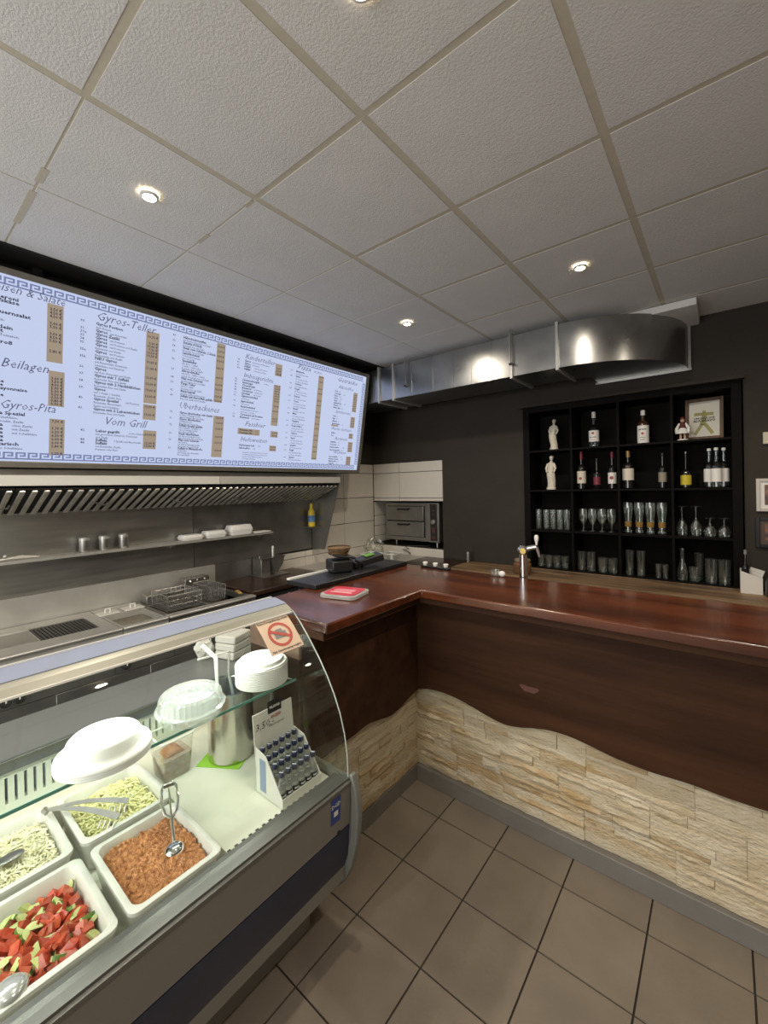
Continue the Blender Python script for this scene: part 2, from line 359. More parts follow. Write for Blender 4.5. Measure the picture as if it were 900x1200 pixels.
def stone(u0, u1, z0, z1, d, axis):        # rough front face, proud by d
    nu, nz = 5, 2; b = MB(); vs = []; n = random.Random(int(u0*9973+z0*7919))
    for j in range(nz+1):
        for i in range(nu+1):
            e = (i in (0,nu)) or (j in (0,nz))
            p = d*(.55 if e else 1)+n.uniform(-.0028,.0028)
            uu = u0+(u1-u0)*i/nu + (n.uniform(-.003,.003) if 0 < i < nu else 0); zz = z0+(z1-z0)*j/nz + (n.uniform(-.004,.004) if 0 < i < nu and 0 < j < nz else 0)
            vs.append((uu, p, zz))
    c = (nu+1)*(nz+1); vs += [(u0,-.004,z0),(u1,-.004,z0),(u1,-.004,z1),(u0,-.004,z1)]
    fs = [(j*(nu+1)+i, j*(nu+1)+i+1, (j+1)*(nu+1)+i+1, (j+1)*(nu+1)+i) for j in range(nz) for i in range(nu)]
    fs += [tuple(range(nu+1))[::-1]+(c,c+1), tuple(nz*(nu+1)+i for i in range(nu+1))+(c+2,c+3), (0,nu+1,2*(nu+1),c+3,c), (nu,c+1,c+2,3*(nu+1)-1,2*(nu+1)-1)]
    if axis == 'x': vs = [(u, 1.694-p, z) for u,p,z in vs]
    else: vs = [(-1.208+p, u, z) for u,p,z in vs]
    return b.add(vs, fs)
stb = B(-1.225, .93, 1.698, 1.712, .0, .62).build('stone_backing', stoneback, bar)
stl = B(-1.225, -1.212, .945, 1.698, .0, .62).build('stone_backing', stoneback, bar)
def lay(parent, u0, u1, axis):
    rr = random.Random(11 if axis == 'x' else 5); z = .076; row = 0
    for ph in (.118, .128, .124, .10):                       # courses of ledge panels, each of thin strips
        u = u0-rr.uniform(0,.12)
        while u < u1-.005:
            w = rr.uniform(.20,.34); a_, b_ = max(u,u0), min(u+w,u1)
            if u1-b_ < .05: b_ = u1
            if b_-a_ > .012:
                zz = z; base = rr.uniform(.006,.013)
                while zz < z+ph-.004:
                    h = min(rr.choice((.020,.028,.036,.044)), z+ph-zz)
                    if z+ph-(zz+h) < .012: h = z+ph-zz
                    cuts = [a_, b_]
                    if b_-a_ > .12 and rr.random() < .55: cuts.insert(1, a_+(b_-a_)*rr.uniform(.3,.7))
                    for c0, c1 in zip(cuts, cuts[1:]):
                        stone(c0+.0005, c1-.0005, zz+.0003, zz+h-.0003, base+rr.uniform(-.004,.006), axis).build('stone', stonemat if rr.random() < .22 else stonepale, parent, smooth=25)
                    zz += h
            u = b_ if b_ == u1 else u+w
        z += ph; row += 1
lay(stb, -1.206, .92, 'x'); lay(stl, .95, 1.690, 'y')
struct(B(-1.198, .93, 1.668, 1.700, 0, .074).build('baseboard_back', basetile, bevel=.003))
struct(B(-1.225, -1.198, .945, 1.700, 0, .074).build('baseboard_left', basetile, bevel=.003))

# red change tray on the bar
t = thing('change_tray', 'red and clear plastic change tray lying on the bar top', 'tray', (-1.235, 1.235, 1.0))
R = Matrix.Translation((-1.235,1.235,1.0)) @ Matrix.Rotation(.25,4,'Z')
def rrect(w, h, r, n=5):
    p = []
    for cx, cy, a0 in ((w-r,h-r,0),(-w+r,h-r,PI/2),(-w+r,-h+r,PI),(w-r,-h+r,1.5*PI)):
        for k in range(n+1): a = a0+PI/2*k/n; p.append((cx+r*math.cos(a), cy+r*math.sin(a)))
    return p
def tprism(poly, z0, z1, M):
    b = MB().prism(poly,'z',z0,z1); b.v = [tuple(M @ Vector(v)) for v in b.v]; return b
tprism(rrect(.085,.075,.03), .001, .016, R).build('tray_body', hazy('tray_plastic',.35), t, bevel=.003)
tprism(rrect(.072,.062,.024), .0165, .019, R).build('red_insert', mat('red_insert', (.62,.04,.07), .3), t)
tprism(rrect(.05,.022,.02), .0192, .0200, R).build('pink_print', mat('pink_print', (.80,.28,.33), .3), t)
tprism([(-.05,-.034),(.05,-.034),(.05,-.028),(-.05,-.028)], .0192, .0200, R).build('cream_stripe', mat('cream_print', (.85,.7,.65), .5), t)

# black till mat, card terminal, wicker bowl
t = thing('till_shelf', 'long black shelf board along the inner edge of the bar', 'shelf', (-1.53,1.55,1.0))
B(-1.60,-1.40,1.22,1.90,1.001,1.022).build('board', black, t, bevel=.003); B(-1.60,-1.58,1.22,1.62,1.022,1.03).build('white_edge', whiteplastic, t)
t = thing('card_terminal', 'black card terminal with green keys on the black till shelf', 'card terminal', (-1.50,1.60,1.022))
Rk = Matrix.Translation((-1.49,1.66,1.040)) @ Matrix.Rotation(-.5,4,'Z')
MB().tbox((0,0,.02),(.10,.17,.035),Rk @ Matrix.Rotation(.2,4,'X')).build('body', black, t, bevel=.006)
MB().tbox((.0,.02,.043),(.06,.05,.003),Rk @ Matrix.Rotation(.2,4,'X')).build('keys', mat('green_keys',(.12,.30,.03),.5), t)
MB().tube([(-1.47,1.60,1.03),(-1.44,1.57,1.06),(-1.45,1.53,1.08)], .006).build('cable', black, t)
t = thing('till_printer', 'black receipt printer with open lid beside the card terminal', 'printer', (-1.54,1.50,1.022))
Rp = Matrix.Translation((-1.535,1.50,1.0235)) @ Matrix.Rotation(-.45,4,'Z')
MB().tbox((0,0,.03),(.12,.11,.06),Rp).build('body', black, t, bevel=.008)
MB().tbox((0,.0,.078),(.12,.11,.012),Rp @ Matrix.Rotation(-.18,4,'X')).build('lid', black, t, bevel=.004)
t = thing('wicker_bowl', 'small round brown wicker bowl on top of the black printer', 'bowl', (-1.535,1.50,1.10))
wick = mat('wicker', (.23,.14,.065), .75, var=.5, vs=60, bump=.6, bs=120)
for k in range(5): MB().lathe([(.042+.004*k,0),(.047+.004*k,.004),(.042+.004*k,.008)], 24, (-1.535,1.50,1.106+.0085*k), cap=False).build('wicker_coil', wick, t)
MB().lathe([(.001,0),(.055,.0)], 24, (-1.535,1.50,1.140), cap=False).build('filling', wick, t)

# beer tap and small bar items
t = thing('beer_tap', 'chrome beer tap column standing at the inner edge of the bar', 'beer tap', (-.755,1.965,.63))
MB().tube([(-.755,1.965,.94),(-.755,1.965,1.10),(-.755,1.964,1.115)], .019, 20).build('column', chrome, t)
MB().ball((-.755,1.962,1.128), .027, 20, 14, (1,1,.9)).build('head', chrome, t)
B(-.80,-.71,1.945,1.985,.955,.963).build('clamp_plate', chrome, t, bevel=.003); B(-.78,-.73,1.942,1.99,.63,.955).build('riser', steel_dk, t)
MB().tube([(-.755,1.965,1.13),(-.72,1.97,1.142),(-.695,1.975,1.147)], [.014,.012,.011], 14).build('spout', chrome, t)
MB().tube([(-.695,1.975,1.147),(-.688,1.975,1.125),(-.681,1.975,1.10)], [.009,.008,.006], 10).build('nozzle', chrome, t)
MB().lathe([(.004,0),(.006,.012),(.010,.03),(.010,.04),(.006,.048)], 14, (-.694,1.975,1.155)).build('handle', whiteplastic, t)
MB().disc((-.745,1.9335,1.128), .014, 'y').build('badge', mat('gold_badge',(.55,.42,.12),.35,.6), t)
back_shelf = thing('drip_shelf', 'narrow dark steel shelf under the beer tap behind the bar', 'shelf', (-.8,2.0,.63))
B(-1.42,.9,1.945,2.06,.60,.63).build('board', steel_dk, back_shelf); B(-1.40,-1.36,1.95,2.05,0,.60).build('leg', steel_dk, back_shelf); B(.84,.88,1.95,2.05,0,.60).build('leg', steel_dk, back_shelf)
t = thing('tap_cap_block', 'black block with three white caps at the bar corner', 'bottle caps', (-1.22,1.91,1.0))
B(-1.31,-1.13,1.90,1.925,1.001,1.012).build('block', black, t, bevel=.003)
for x in (-1.285,-1.22,-1.155): MB().lathe([(.010,0),(.012,.004),(.014,.016),(.012,.018)], 16, (x,1.912,1.012)).build('cap', whiteplastic, t)
t = thing('tea_light_holder', 'small glass holder with a white rag left on the bar edge', 'glass holder', (-.86,1.905,1.0))
MB().lathe([(.014,.001),(.022,.004),(.024,.03),(.021,.03),(.018,.006)], 18, (-.875,1.905,1.0)).build('glass_cup', drinkglass, t)
MB().ball((-.838,1.905,1.015), .015, 12, 8, (1.1,.8,.95)).build('rag', whiteplastic, t)
# back counter behind the bar
t = thing('back_counter', 'long rustic wooden back counter under the black shelf', 'counter', (-.5,3.8,0))
B(-2.15,1.6,3.60,4.045,.585,.63).build('worktop', rustic, t, bevel=.005); B(-2.1,1.55,3.66,4.06,0,.585).build('base', blackmatte, t)
t = thing('corner_counter', 'dark brown wooden corner counter beside the oven ledge', 'counter', (-2.45,3.6,0))
B(-2.72,-2.155,3.30,4.06,.588,.628).build('worktop', darkwood, t, bevel=.005); B(-2.70,-2.16,3.36,4.06,0,.588).build('base', blackmatte, t)
t = thing('prep_counter', 'white prep counter in the kitchen corner beside the oven', 'counter', (-3.1,3.5,0))
B(-3.50,-2.725,2.80,4.06,.59,.625).build('worktop', mat('pale_worktop',(.52,.50,.45),.4,var=.08,vs=8), t, bevel=.004); B(-3.48,-2.75,2.85,4.06,0,.59).build('base', steel_dk, t)
t = thing('pepper_mill', 'small round metal shaker on the back counter against the dark wall', 'shaker', (-2.32,3.95,.63))
MB().lathe([(.022,0),(.022,.09),(.020,.10)], 16, (-2.14+.02,3.97,.631)).build('body', steel_dk, t); MB().lathe([(.021,.10),(.018,.112),(.004,.116)], 16, (-2.12,3.97,.631)).build('lid', steel_dk, t)
OFF[t.name]
t = thing('snack_jar', 'amber glass snack jar with lid behind the beer tap', 'jar', (-1.30,3.72,.63))
MB().lathe([(.06,.001),(.075,.02),(.08,.09),(.06,.11)], 20, (-1.44,3.72,.63)).build('jar_body', mat('amber_jar',(.22,.12,.06),.25), t)
MB().lathe([(.065,.11),(.07,.115),(.07,.13),(.02,.145)], 20, (-1.44,3.72,.63)).build('lid', mat('tan_lid',(.30,.23,.15),.5), t)

# ============================================================ OVEN
t = thing('pizza_oven', 'double-deck steel pizza oven standing in the tiled wall niche', 'oven', (-2.95,4.3,.72))
B(-3.34,-2.69,4.10,4.62,.79,1.25).build('body', steel_dk, t, bevel=.006)
B(-2.69,-2.55,4.09,4.60,.79,1.25).build('control_column', steel_dk, t, bevel=.004)
cp = B(-2.665,-2.575,4.083,4.091,.81,1.235).build('control_panel', mat('control_panel_black',(.02,.017,.017),.35), t, bevel=.002)
for z in (1.16,1.11): MB().disc((-2.62,4.082,z), .008,'y').build('indicator', mat('indicator_red',(.25,.05,.04),.4), cp)
MB().lathe([(.022,0),(.026,.012),(.022,.02)], 20).build('x', steel) if False else None
kb = MB().lathe([(.028,0),(.028,.018),(.02,.02)], 20); kb.v = [(-2.62+x, 4.083-z, 1.03+y) for x,y,z in kb.v]; kb.build('dial', steel, cp)
B(-2.645,-2.595,4.078,4.084,.90,.96).build('switch', mat('dark_red_switch',(.10,.03,.03),.4), cp); B(-2.645,-2.595,4.078,4.084,.83,.86).build('switch', mat('dark_red_switch2',(.10,.03,.03),.4), cp)
for z0, z1 in ((1.035,1.205),(.845,1.022)):
    B(-3.305,-2.745,4.094,4.099,z0-.006,z1+.006).build('door_gap', black, t)
    d = B(-3.295,-2.755,4.078,4.096,z0,z1).build('door', steel_dk, t, bevel=.004)
    MB().tube([(-3.12,4.078,z1-.03),(-3.12,4.055,z1-.035),(-2.96,4.055,z1-.035),(-2.96,4.078,z1-.03)], .010, 8).build('handle', black, d)
for x, y in ((-3.22,4.16),(-2.62,4.16),(-3.22,4.56),(-2.62,4.56)): MB().tube([(x,y,.722),(x,y,.79)], .012, 10).build('foot', steel, t)
t = thing('oven_cable', 'black cable hanging over the white ledge below the oven', 'cable', (-2.98,4.07,.72))
MB().tube([(-2.75,4.2,.728),(-2.95,4.1,.728),(-3.02,4.055,.726),(-2.96,4.052,.70),(-3.05,4.052,.685),(-2.95,4.05,.655),(-2.93,4.045,.634)], .006, 8).build('cord', black, t)

# ============================================================ BOTTLE SHELF
sh = thing('bottle_shelf', 'black wooden shelf of sixteen compartments set into the dark bar wall', 'shelf', (-.71,4.2,.61))
XS = [-1.49,-1.09,-.706,-.322,.062]; ZS = [.618,1.0,1.385,1.765,2.15]; y0, y1 = 4.05, 4.385
B(-1.535,-1.475,y0,y1,.61,2.18).build('side_panel', shelfblack, sh, bevel=.002); B(.050,.11,y0,y1,.61,2.18).build('side_panel', shelfblack, sh, bevel=.002)
B(-1.475,.05,y0,y1,2.13,2.18).build('top_panel', shelfblack, sh, bevel=.002); B(-1.475,.05,y0,y1,.632-.022,.63+.004).build('bottom_panel', shelfblack, sh)
for z in ZS[1:4]: B(-1.475,.05,y0+.002,y1,z-.018,z).build('shelf_board', shelfblack, sh, bevel=.001, seg=1)
for x in XS[1:4]:
    for k in range(4): B(x-.009,x+.009,y0+.003,y1,(.634 if k == 0 else ZS[k]),(2.13 if k == 3 else ZS[k+1]-.018)).build('divider', shelfblack, sh)
B(-1.475,.05,y1-.004,y1+.004,.634,2.13).build('back_panel', mat('shelf_back', (.010,.009,.008), .8, 0, .1), sh)
B(-1.56,.125,3.985,4.05,2.18,2.205).build('cornice', darkwall, sh, bevel=.002)
SZ = [1.765,1.385,1.0,.634]; Y = 4.13
darkglass = mat('dark_bottle_glass', (.012,.010,.009), .12, spec=.8); brownglass = mat('brown_bottle_glass', (.05,.022,.01), .1, spec=.8)
labelcream = mat('cream_paper', (.74,.69,.58), .6); labelwhite = mat('white_paper', (.86,.84,.79), .6); gold = mat('gold_foil', (.35,.22,.09), .4, .5)
redfoil = mat('dark_red_foil', (.16,.01,.025), .4); redprint = mat('red_print', (.40,.07,.05), .6); yellowlab = mat('yellow_label', (.62,.50,.03), .5)
liquor = glass('white_rum_glass', (.75,.77,.76), .08, .7, .04, 1.8)
def bprof(h, r, neck=.32, nr=.36, sh_=.14):
    b = h*(1-neck-sh_)
    return [(r*.85,0),(r,.006),(r,b),(r*.93,b+h*sh_*.35),(r*.62,b+h*sh_*.8),(r*nr,b+h*sh_),(r*nr*.9,h*.985),(r*nr*.9,h)], b
def bottle(x, row, h, r, glassm, capm, labm, lab=(.15,.6), neck=.32, cap=.10, label='', txt=None, seal=None, dy=0, name='liquor_bottle', nr=.36, extra=None):
    z = SZ[row]; t = thing(name, label, 'bottle', (x, Y+dy, z), 'bottles on the black shelf'); c = (x, Y+dy, z+.0005)
    p, b = bprof(h, r, neck, nr); MB().lathe(p, 20, c).build('glass_body', glassm, t)
    MB().lathe([(r*nr+.0015,h*(1-cap)),(r*nr+.0015,h),(r*nr*.8,h+.002)], 16, c).build('cap', capm, t)
    if labm:
        l = MB().lathe([(r+.0008,b*lab[0]),(r+.0008,b*lab[1])], 20, c, cap=False).build('paper_label', labm, t)
        if txt:
            text_part(t.name, 'lettering', txt[2] if len(txt) > 2 else M_PRINT, l)
            for s_, zz, sz in txt[0]: text(t.name, s_, sz, frame((x, Y+dy-r-.0016, z+b*zz),(1,0,0),(0,0,1)), 0, .03, 'CENTER', r+.0016)
        if seal: MB().disc((x, Y+dy-r-.0022, z+b*seal[0]), seal[1], 'y', 16).build('seal', redprint, l)
    if extra: MB().lathe([(r*nr+.002,h*extra[0]),(r*nr+.002,h*extra[1])], 14, c, cap=False).build('neck_band', labm or capm, t)
    return t
bottle(-.912,0,.316,.042,liquor,whiteplastic,labelwhite,(.30,.93),.36,.17,'clear rum bottle with long white cap and cream label on the top shelf',[[('BACARDI',.52,.013),('SUPERIOR',.38,.007)]],(.78,.011))
bottle(-.528,0,.280,.043,brownglass,whiteplastic,labelwhite,(.02,.96),.30,.15,'whiskey bottle with white cap and big white label on the top shelf',[[('JIM BEAM',.72,.0145),('BOURBON',.30,.009),('WHISKEY',.18,.009)]],(.53,.010))
bottle(-1.024,1,.345,.038,darkglass,redfoil,labelcream,(.30,.92),.34,.2,'dark wine bottle with red capsule and square cream label',None,(.55,.012),name='wine_bottle')
B(-1.042,-1.006,Y-.0402,Y-.0398,1.385+.085,1.385+.115).build('x',redprint) if False else None
bottle(-.894,1,.275,.028,darkglass,black,mat('maroon_label',(.20,.03,.05),.5),(.30,.85),.40,.12,'slim dark liqueur bottle with maroon label between two wine bottles',None,None)
bottle(-.769,1,.325,.034,darkglass,redfoil,labelwhite,(.28,.88),.36,.16,'dark wine bottle with white label and round red crest',None,(.60,.015),name='wine_bottle')
bottle(-.645,1,.325,.044,darkglass,gold,labelcream,(.40,.95),.30,.17,'stout dark brandy bottle with gold capsule and tan label',None,None,name='brandy_bottle')
bottle(-.394,1,.290,.030,darkglass,black,mat('black_gold_label',(.30,.27,.20),.5),(.35,.9),.36,.1,'dark liqueur bottle with banded gold label beside a shelf divider',None,None)
bottle(-.237,1,.290,.036,darkglass,steel,yellowlab,(.22,.92),.48,.05,'bulbous dark bottle with yellow label and tall thin neck',None,None,nr=.18)
for x, d, q in ((-.088,.02,'beside the yellow-labelled bottle'),(.002,.02,'against the shelf side panel'),(-.043,-.045,'standing in front of two others')): bottle(x,1,.305,.034,glass('clear_spirit_glass',(.75,.78,.78),.10,.7,.05,1.6),whiteplastic,labelwhite,(.28,.92),.34,.06,'clear ouzo bottle with white label, '+q,None,None,dy=d)

# statuettes and doll
marble = mat('marble_plaster', (.84,.78,.65), .6, var=.2, vs=40, bump=.2, bs=80)
def figure(x, z, h, bent, label):
    t = thing('statuette', label, 'statuette', (x, Y, z)); s = h/.31
    def L(pts, name, n=16):
        b = MB(); vs = []; fs = []
        for j,(cx,cy,zz,rx,ry) in enumerate(pts):
            for i in range(n):
                a = 2*PI*i/n; f = 1+.10*math.sin(5*a+j*.7)*(1 if zz < .15 else .25)
                vs.append((x+s*(cx+rx*f*math.cos(a)), Y+s*(cy+ry*f*math.sin(a)), z+.001+s*zz))
        for j in range(len(pts)-1):
            for i in range(n): fs.append((j*n+i,j*n+(i+1)%n,(j+1)*n+(i+1)%n,(j+1)*n+i))
        fs += [tuple(range(n))[::-1], tuple(range((len(pts)-1)*n, len(pts)*n))]
        return b.add(vs, fs).build(name, marble, t, smooth=60)
    k = .012*bent
    MB().lathe([(.040*s,0),(.040*s,.016*s),(.034*s,.020*s)], 20, (x,Y,z+.001), 1, .75).build('base', marble, t)
    L([(0,0,.018,.034,.026),(.002,0,.05,.033,.024),(.004-k,0,.09,.032,.024),(.002-k,0,.13,.034,.025),(-k,0,.155,.033,.024),(-k*.5,0,.175,.024,.018),(0,0,.20,.027,.019),(.002,0,.222,.032,.019),(.003,0,.236,.029,.016),(.003,0,.244,.012,.011),(.004,0,.258,.011,.011)], 'draped_body')
    MB().ball((x+.005*s,Y,z+.281*s), .0185*s, 14, 10, (.85,.95,1.2)).build('head', marble, t)
    MB().ball((x+.007*s,Y+.009*s,z+.289*s), .0165*s, 12, 8, (1,.9,.9)).build('hair', marble, t)
    for q in (-1,1):
        MB().tube([(x+s*q*.026,Y,z+.230*s),(x+s*q*.040,Y-.004*s,z+.19*s),(x+s*q*.030,Y-.016*s,z+.155*s),(x+s*q*.008*(2-bent),Y-.024*s,z+.16*s)], [.011*s,.0095*s,.008*s,.006*s], 10).build('arm', marble, t)
figure(-1.267,1.765,.300,1,'cream plaster statuette in the top corner compartment of the shelf')
figure(-1.298,1.385,.335,.3,'taller cream plaster statuette one compartment below the other statuette')
t = thing('folk_doll', 'small folk costume doll in a white skirt beside the framed print', 'doll', (-.252,Y-.03,1.765))
yd = Y-.03
MB().lathe([(.036,.001),(.036,.010)], 16, (-.252,yd,1.765), 1,.7).build('stand', whiteplastic, t)
skin = mat('doll_skin',(.55,.36,.27),.6)
for q in (-1,1): MB().tube([(-.252+q*.014,yd,1.775),(-.252+q*.013,yd,1.83)], .008, 8).build('leg', skin, t)
MB().lathe([(.048,.055),(.042,.07),(.018,.10)], 20, (-.252,yd,1.765), 1,.75, flute=[.08,.05,0]).build('skirt', whiteplastic, t)
MB().lathe([(.018,.098),(.022,.13),(.014,.145)], 16, (-.252,yd,1.765), 1,.75).build('waistcoat', mat('doll_waistcoat',(.10,.02,.02),.7), t)
for q in (-1,1): MB().tube([(-.252+q*.018,yd,1.902),(-.252+q*.040,yd,1.86),(-.252+q*.044,yd-.01,1.83)], [.009,.012,.008], 10).build('sleeve', whiteplastic, t)
MB().ball((-.252,yd,1.925), .015, 12, 8, (1,1,1.15)).build('head', skin, t); MB().lathe([(.016,.168),(.013,.185),(.004,.188)], 14, (-.252,yd,1.765)).build('cap', mat('doll_cap',(.14,.02,.02),.7), t)
# framed print leaning in the top right compartment
t = thing('framed_print', 'brown framed print with an olive striding figure in the top compartment', 'picture', (-.118,4.2,1.765))
Rf = Matrix.Translation((-.115,4.21,1.767)) @ Matrix.Rotation(-.12,4,'Z') @ Matrix.Rotation(.07,4,'X') * 1 if False else Matrix.Translation((-.118,4.20,1.768)) @ Matrix.Rotation(-.10,4,'Z') @ Matrix.Rotation(-.08,4,'X')
fw_, fh = .125, .335; brown = wood('old_frame_wood', (.17,.09,.04), (.07,.035,.015), .5, 'z', 10)
for c, s_ in (((-fw_+.0125,0,fh/2),(.025,.022,fh)),((fw_-.0125,0,fh/2),(.025,.022,fh)),((0,0,.0125),(2*fw_-.05,.022,.025)),((0,0,fh-.0125),(2*fw_-.05,.022,.025))): MB().tbox(c, s_, Rf).build('frame_bar', brown, t, bevel=.003)
pr = MB().tbox((0,.004,fh/2),(2*fw_-.048,.004,fh-.048), Rf).build('print', mat('print_paper',(.62,.60,.52),.35), t)
ol = MB()
def strip(pts, w):
    b = MB()
    for (a, c) in zip(pts, pts[1:]):
        d = Vector((c[0]-a[0],c[1]-a[1])); n = Vector((-d.y,d.x)).normalized()*w/2
        b.add([Rf @ Vector((a[0]+n.x,.0013,a[1]+n.y)), Rf @ Vector((c[0]+n.x,.0013,c[1]+n.y)), Rf @ Vector((c[0]-n.x,.0013,c[1]-n.y)), Rf @ Vector((a[0]-n.x,.0013,a[1]-n.y))], [(0,1,2,3)])
    return b
olive = mat('olive_print',(.30,.29,.09),.5)
for pts, w in (([(-.06,.045),(-.012,.13)],.022),([(.055,.045),(.005,.13)],.024),([(-.012,.12),(.005,.20)],.034),([(-.065,.21),(.06,.205)],.024),([(.0,.215),(.0,.235)],.022)):
    q = strip(pts,w); q.build('olive_figure', olive, pr)
text_part('poster','print_lettering', M_PRINT, pr)
for s_, zz, sz in (('DER EXKLUSIVE',.168,.019),('ALA BRAVO',.145,.027)): text('poster', s_, sz, Rf @ frame((0,.0008,zz),(1,0,0),(0,0,1)), .1, .03, 'CENTER')

# drinking glasses -------------------------------------------------
def gl(prof_o, th=.0022, n=18):     # outer profile (r,z) from base to rim -> closed thin shell
    inner = [(max(r-th,.0012), max(z, .006)) for r,z in prof_o[::-1] if z >= .0] 
    inner = [(r, z if z > .008 else .008) for r,z in inner]
    return prof_o + inner
G = {
 'straight': gl([(.024,.001),(.027,.004),(.028,.10),(.029,.19)]),
 'goblet': [(.030,.001),(.029,.005),(.007,.012),(.0065,.055),(.022,.075),(.036,.115),(.038,.15),(.034,.205),(.032,.205),(.036,.15),(.033,.115),(.018,.078),(.002,.066)],
 'weizen': gl([(.030,.001),(.031,.01),(.024,.045),(.023,.075),(.034,.165),(.040,.225),(.036,.265)]),
 'wine': [(.033,.236),(.032,.232),(.005,.225),(.005,.14),(.018,.125),(.036,.085),(.038,.05),(.032,.001),(.030,.001),(.036,.05),(.033,.085),(.014,.12),(.002,.13)],
 'brandy': [(.033,.146),(.032,.142),(.006,.136),(.006,.095),(.024,.08),(.042,.045),(.036,.001),(.034,.001),(.039,.045),(.021,.077),(.002,.09)],
 'tumbler': gl([(.030,.001),(.032,.004),(.034,.06),(.036,.115)]),
 'mug': gl([(.033,.001),(.035,.005),(.036,.12),(.037,.175)]),
 'tall': gl([(.028,.001),(.030,.004),(.030,.12),(.034,.215)]),
 'shot': gl([(.017,.001),(.019,.006),(.020,.06),(.024,.115)]),
 'carafe': gl([(.030,.001),(.036,.008),(.038,.08),(.022,.14),(.014,.17),(.014,.24),(.017,.258)]),
}
GM = {}
def drink(kind, x, row, label, dy=0, name='drinking_glass', s=1, badge=None):
    if kind not in GM:
        GM[kind] = MB().lathe(G[kind], 18).mesh(kind+'_glass', smooth=50); GM[kind].materials.append(drinkglass)
    z = SZ[row]; g_ = {'straight':'straight beer glasses','goblet':'stemmed beer goblets','weizen':'tall wheat beer glasses','wine':'upturned wine glasses','brandy':'upturned brandy balloons'}.get(kind,'glasses on the bottom shelf')
    if badge is None: o = bpy.data.objects.new(name, GM[kind]); COL.objects.link(o); o.location = (x, Y+dy, z+.0005); o.scale = (s,s,s); OFF[o.name] = o.location.copy(); return tag(o, label, 'glass', g_)
    t = thing(name, label, 'glass', (x, Y+dy, z+.0005), g_); o = bpy.data.objects.new('glass_bowl', GM[kind]); COL.objects.link(o); o.parent = t; OFF[o.name] = Vector((x,Y+dy,z))
    MB().lathe([(badge[0],badge[1]),(badge[2],badge[3])], 18, (x,Y+dy,z), cap=False).build('printed_badge', badge[4], t)
    return t
amber = mat('amber_badge', (.45,.28,.08), .25, .4)
def row(kind, xs, labels, r, **k):
    for x, l in zip(xs, labels): drink(kind, x, r, l, **k)
row('straight', (-1.425,-1.352,-1.288,-1.224,-1.160), ['straight slim beer glass below the statuettes, '+q for q in ('against the shelf side panel','second from the shelf side panel','middle of five','second from the goblet compartment','next to the goblet compartment')], 2, name='beer_glass')
row('goblet', (-1.015,-.937,-.859,-.781), ['stemmed beer goblet below the wine bottles, '+q for q in ('next to the slim glasses','second from the slim glasses','second from the wheat beer glasses','next to the wheat beer glasses')], 2, name='beer_goblet')
row('weizen', (-.652,-.568,-.486,-.404), ['tall wheat beer glass with gold badge, '+q for q in ('next to the goblets','second from the goblets','second from the upturned wine glasses','next to the upturned wine glasses')], 2, name='wheat_beer_glass', badge=(.0262,.055,.0285,.10,amber))
row('wine', (-.268,-.176), ['tall upturned wine glass '+q for q in ('next to the wheat beer glasses','next to the brandy balloons')], 2, name='wine_glass')
row('brandy', (-.088,-.001), ['short upturned brandy balloon '+q for q in ('next to the wine glasses','against the shelf side panel')], 2, name='brandy_glass')
row('tumbler', (-1.407,-1.333,-1.258,-1.183), ['short tumbler below the slim beer glasses, '+q for q in ('against the shelf side panel','second from the shelf side panel','second from the divider','against the divider')], 3, name='tumbler')
row('mug', (-1.036,-.955), ['broad tall glass below the goblets, '+q for q in ('against the divider','beside the tumblers')], 3, name='beer_glass')
row('tumbler', (-.858,-.775), ['short tumbler below the goblets, '+q for q in ('beside the broad tall glasses','against the divider')], 3, name='tumbler', s=1.15)
row('tall', (-.645,-.560), ['tall glass below the wheat beer glasses, '+q for q in ('against the divider','away from the divider')], 3, name='tall_glass')
row('shot', (-.435,-.385), ['small shot glass below the wheat beer glasses, '+q for q in ('beside the tall glasses','towards the carafe')], 3, name='shot_glass')
drink('carafe', -.270, 3, 'glass carafe with narrow neck in the bottom compartment', name='carafe')
drink('tumbler', -.192, 3, 'short tumbler between the carafe and the broad glasses', name='tumbler'); drink('tall', -.165, 3, 'tall glass standing behind the short tumbler', .10, 'tall_glass')
row('mug', (-.085,-.003), ['broad tall glass below the brandy balloons, '+q for q in ('beside the short tumbler','against the shelf side panel')], 3, name='beer_glass', s=1.08)

# right wall items
t = thing('wall_thermostat', 'small cream thermostat box on the dark wall', 'thermostat', (.27,YB,1.735)); B(.225,.315,YB-.028,YB-.001,1.695,1.78).build('housing', mat('cream_plastic',(.60,.55,.42),.5), t, bevel=.004)
MB().lathe([(.016,0),(.014,.008)],16,(0,0,0)).v; dk = MB().lathe([(.02,0),(.017,.01)],18); dk.v=[(.285+x,YB-.028-z,1.735+y) for x,y,z in dk.v]; dk.build('dial', whiteplastic, t)
def picture(name, x0, x1, z0, z1, fwid, fm, mm, im, label):
    t = thing(name, label, 'picture', ((x0+x1)/2, YB, z0))
    for a in ((x0,x0+fwid,z0,z1),(x1-fwid,x1,z0,z1),(x0+fwid,x1-fwid,z0,z0+fwid),(x0+fwid,x1-fwid,z1-fwid,z1)): B(a[0],a[1],YB-.022,YB-.001,a[2],a[3]).build('frame_bar', fm, t, bevel=.002)
    B(x0+fwid,x1-fwid,YB-.010,YB-.002,z0+fwid,z1-fwid).build('mount', mm, t)
    m_ = fwid*1.1; B(x0+fwid+m_,x1-fwid-m_,YB-.012,YB-.010,z0+fwid+m_,z1-fwid-m_).build('photo_print', im, t)
photo = mat('photo_colours', (.30,.16,.10), .4, var=.9, vs=25, col2=(.04,.03,.03))
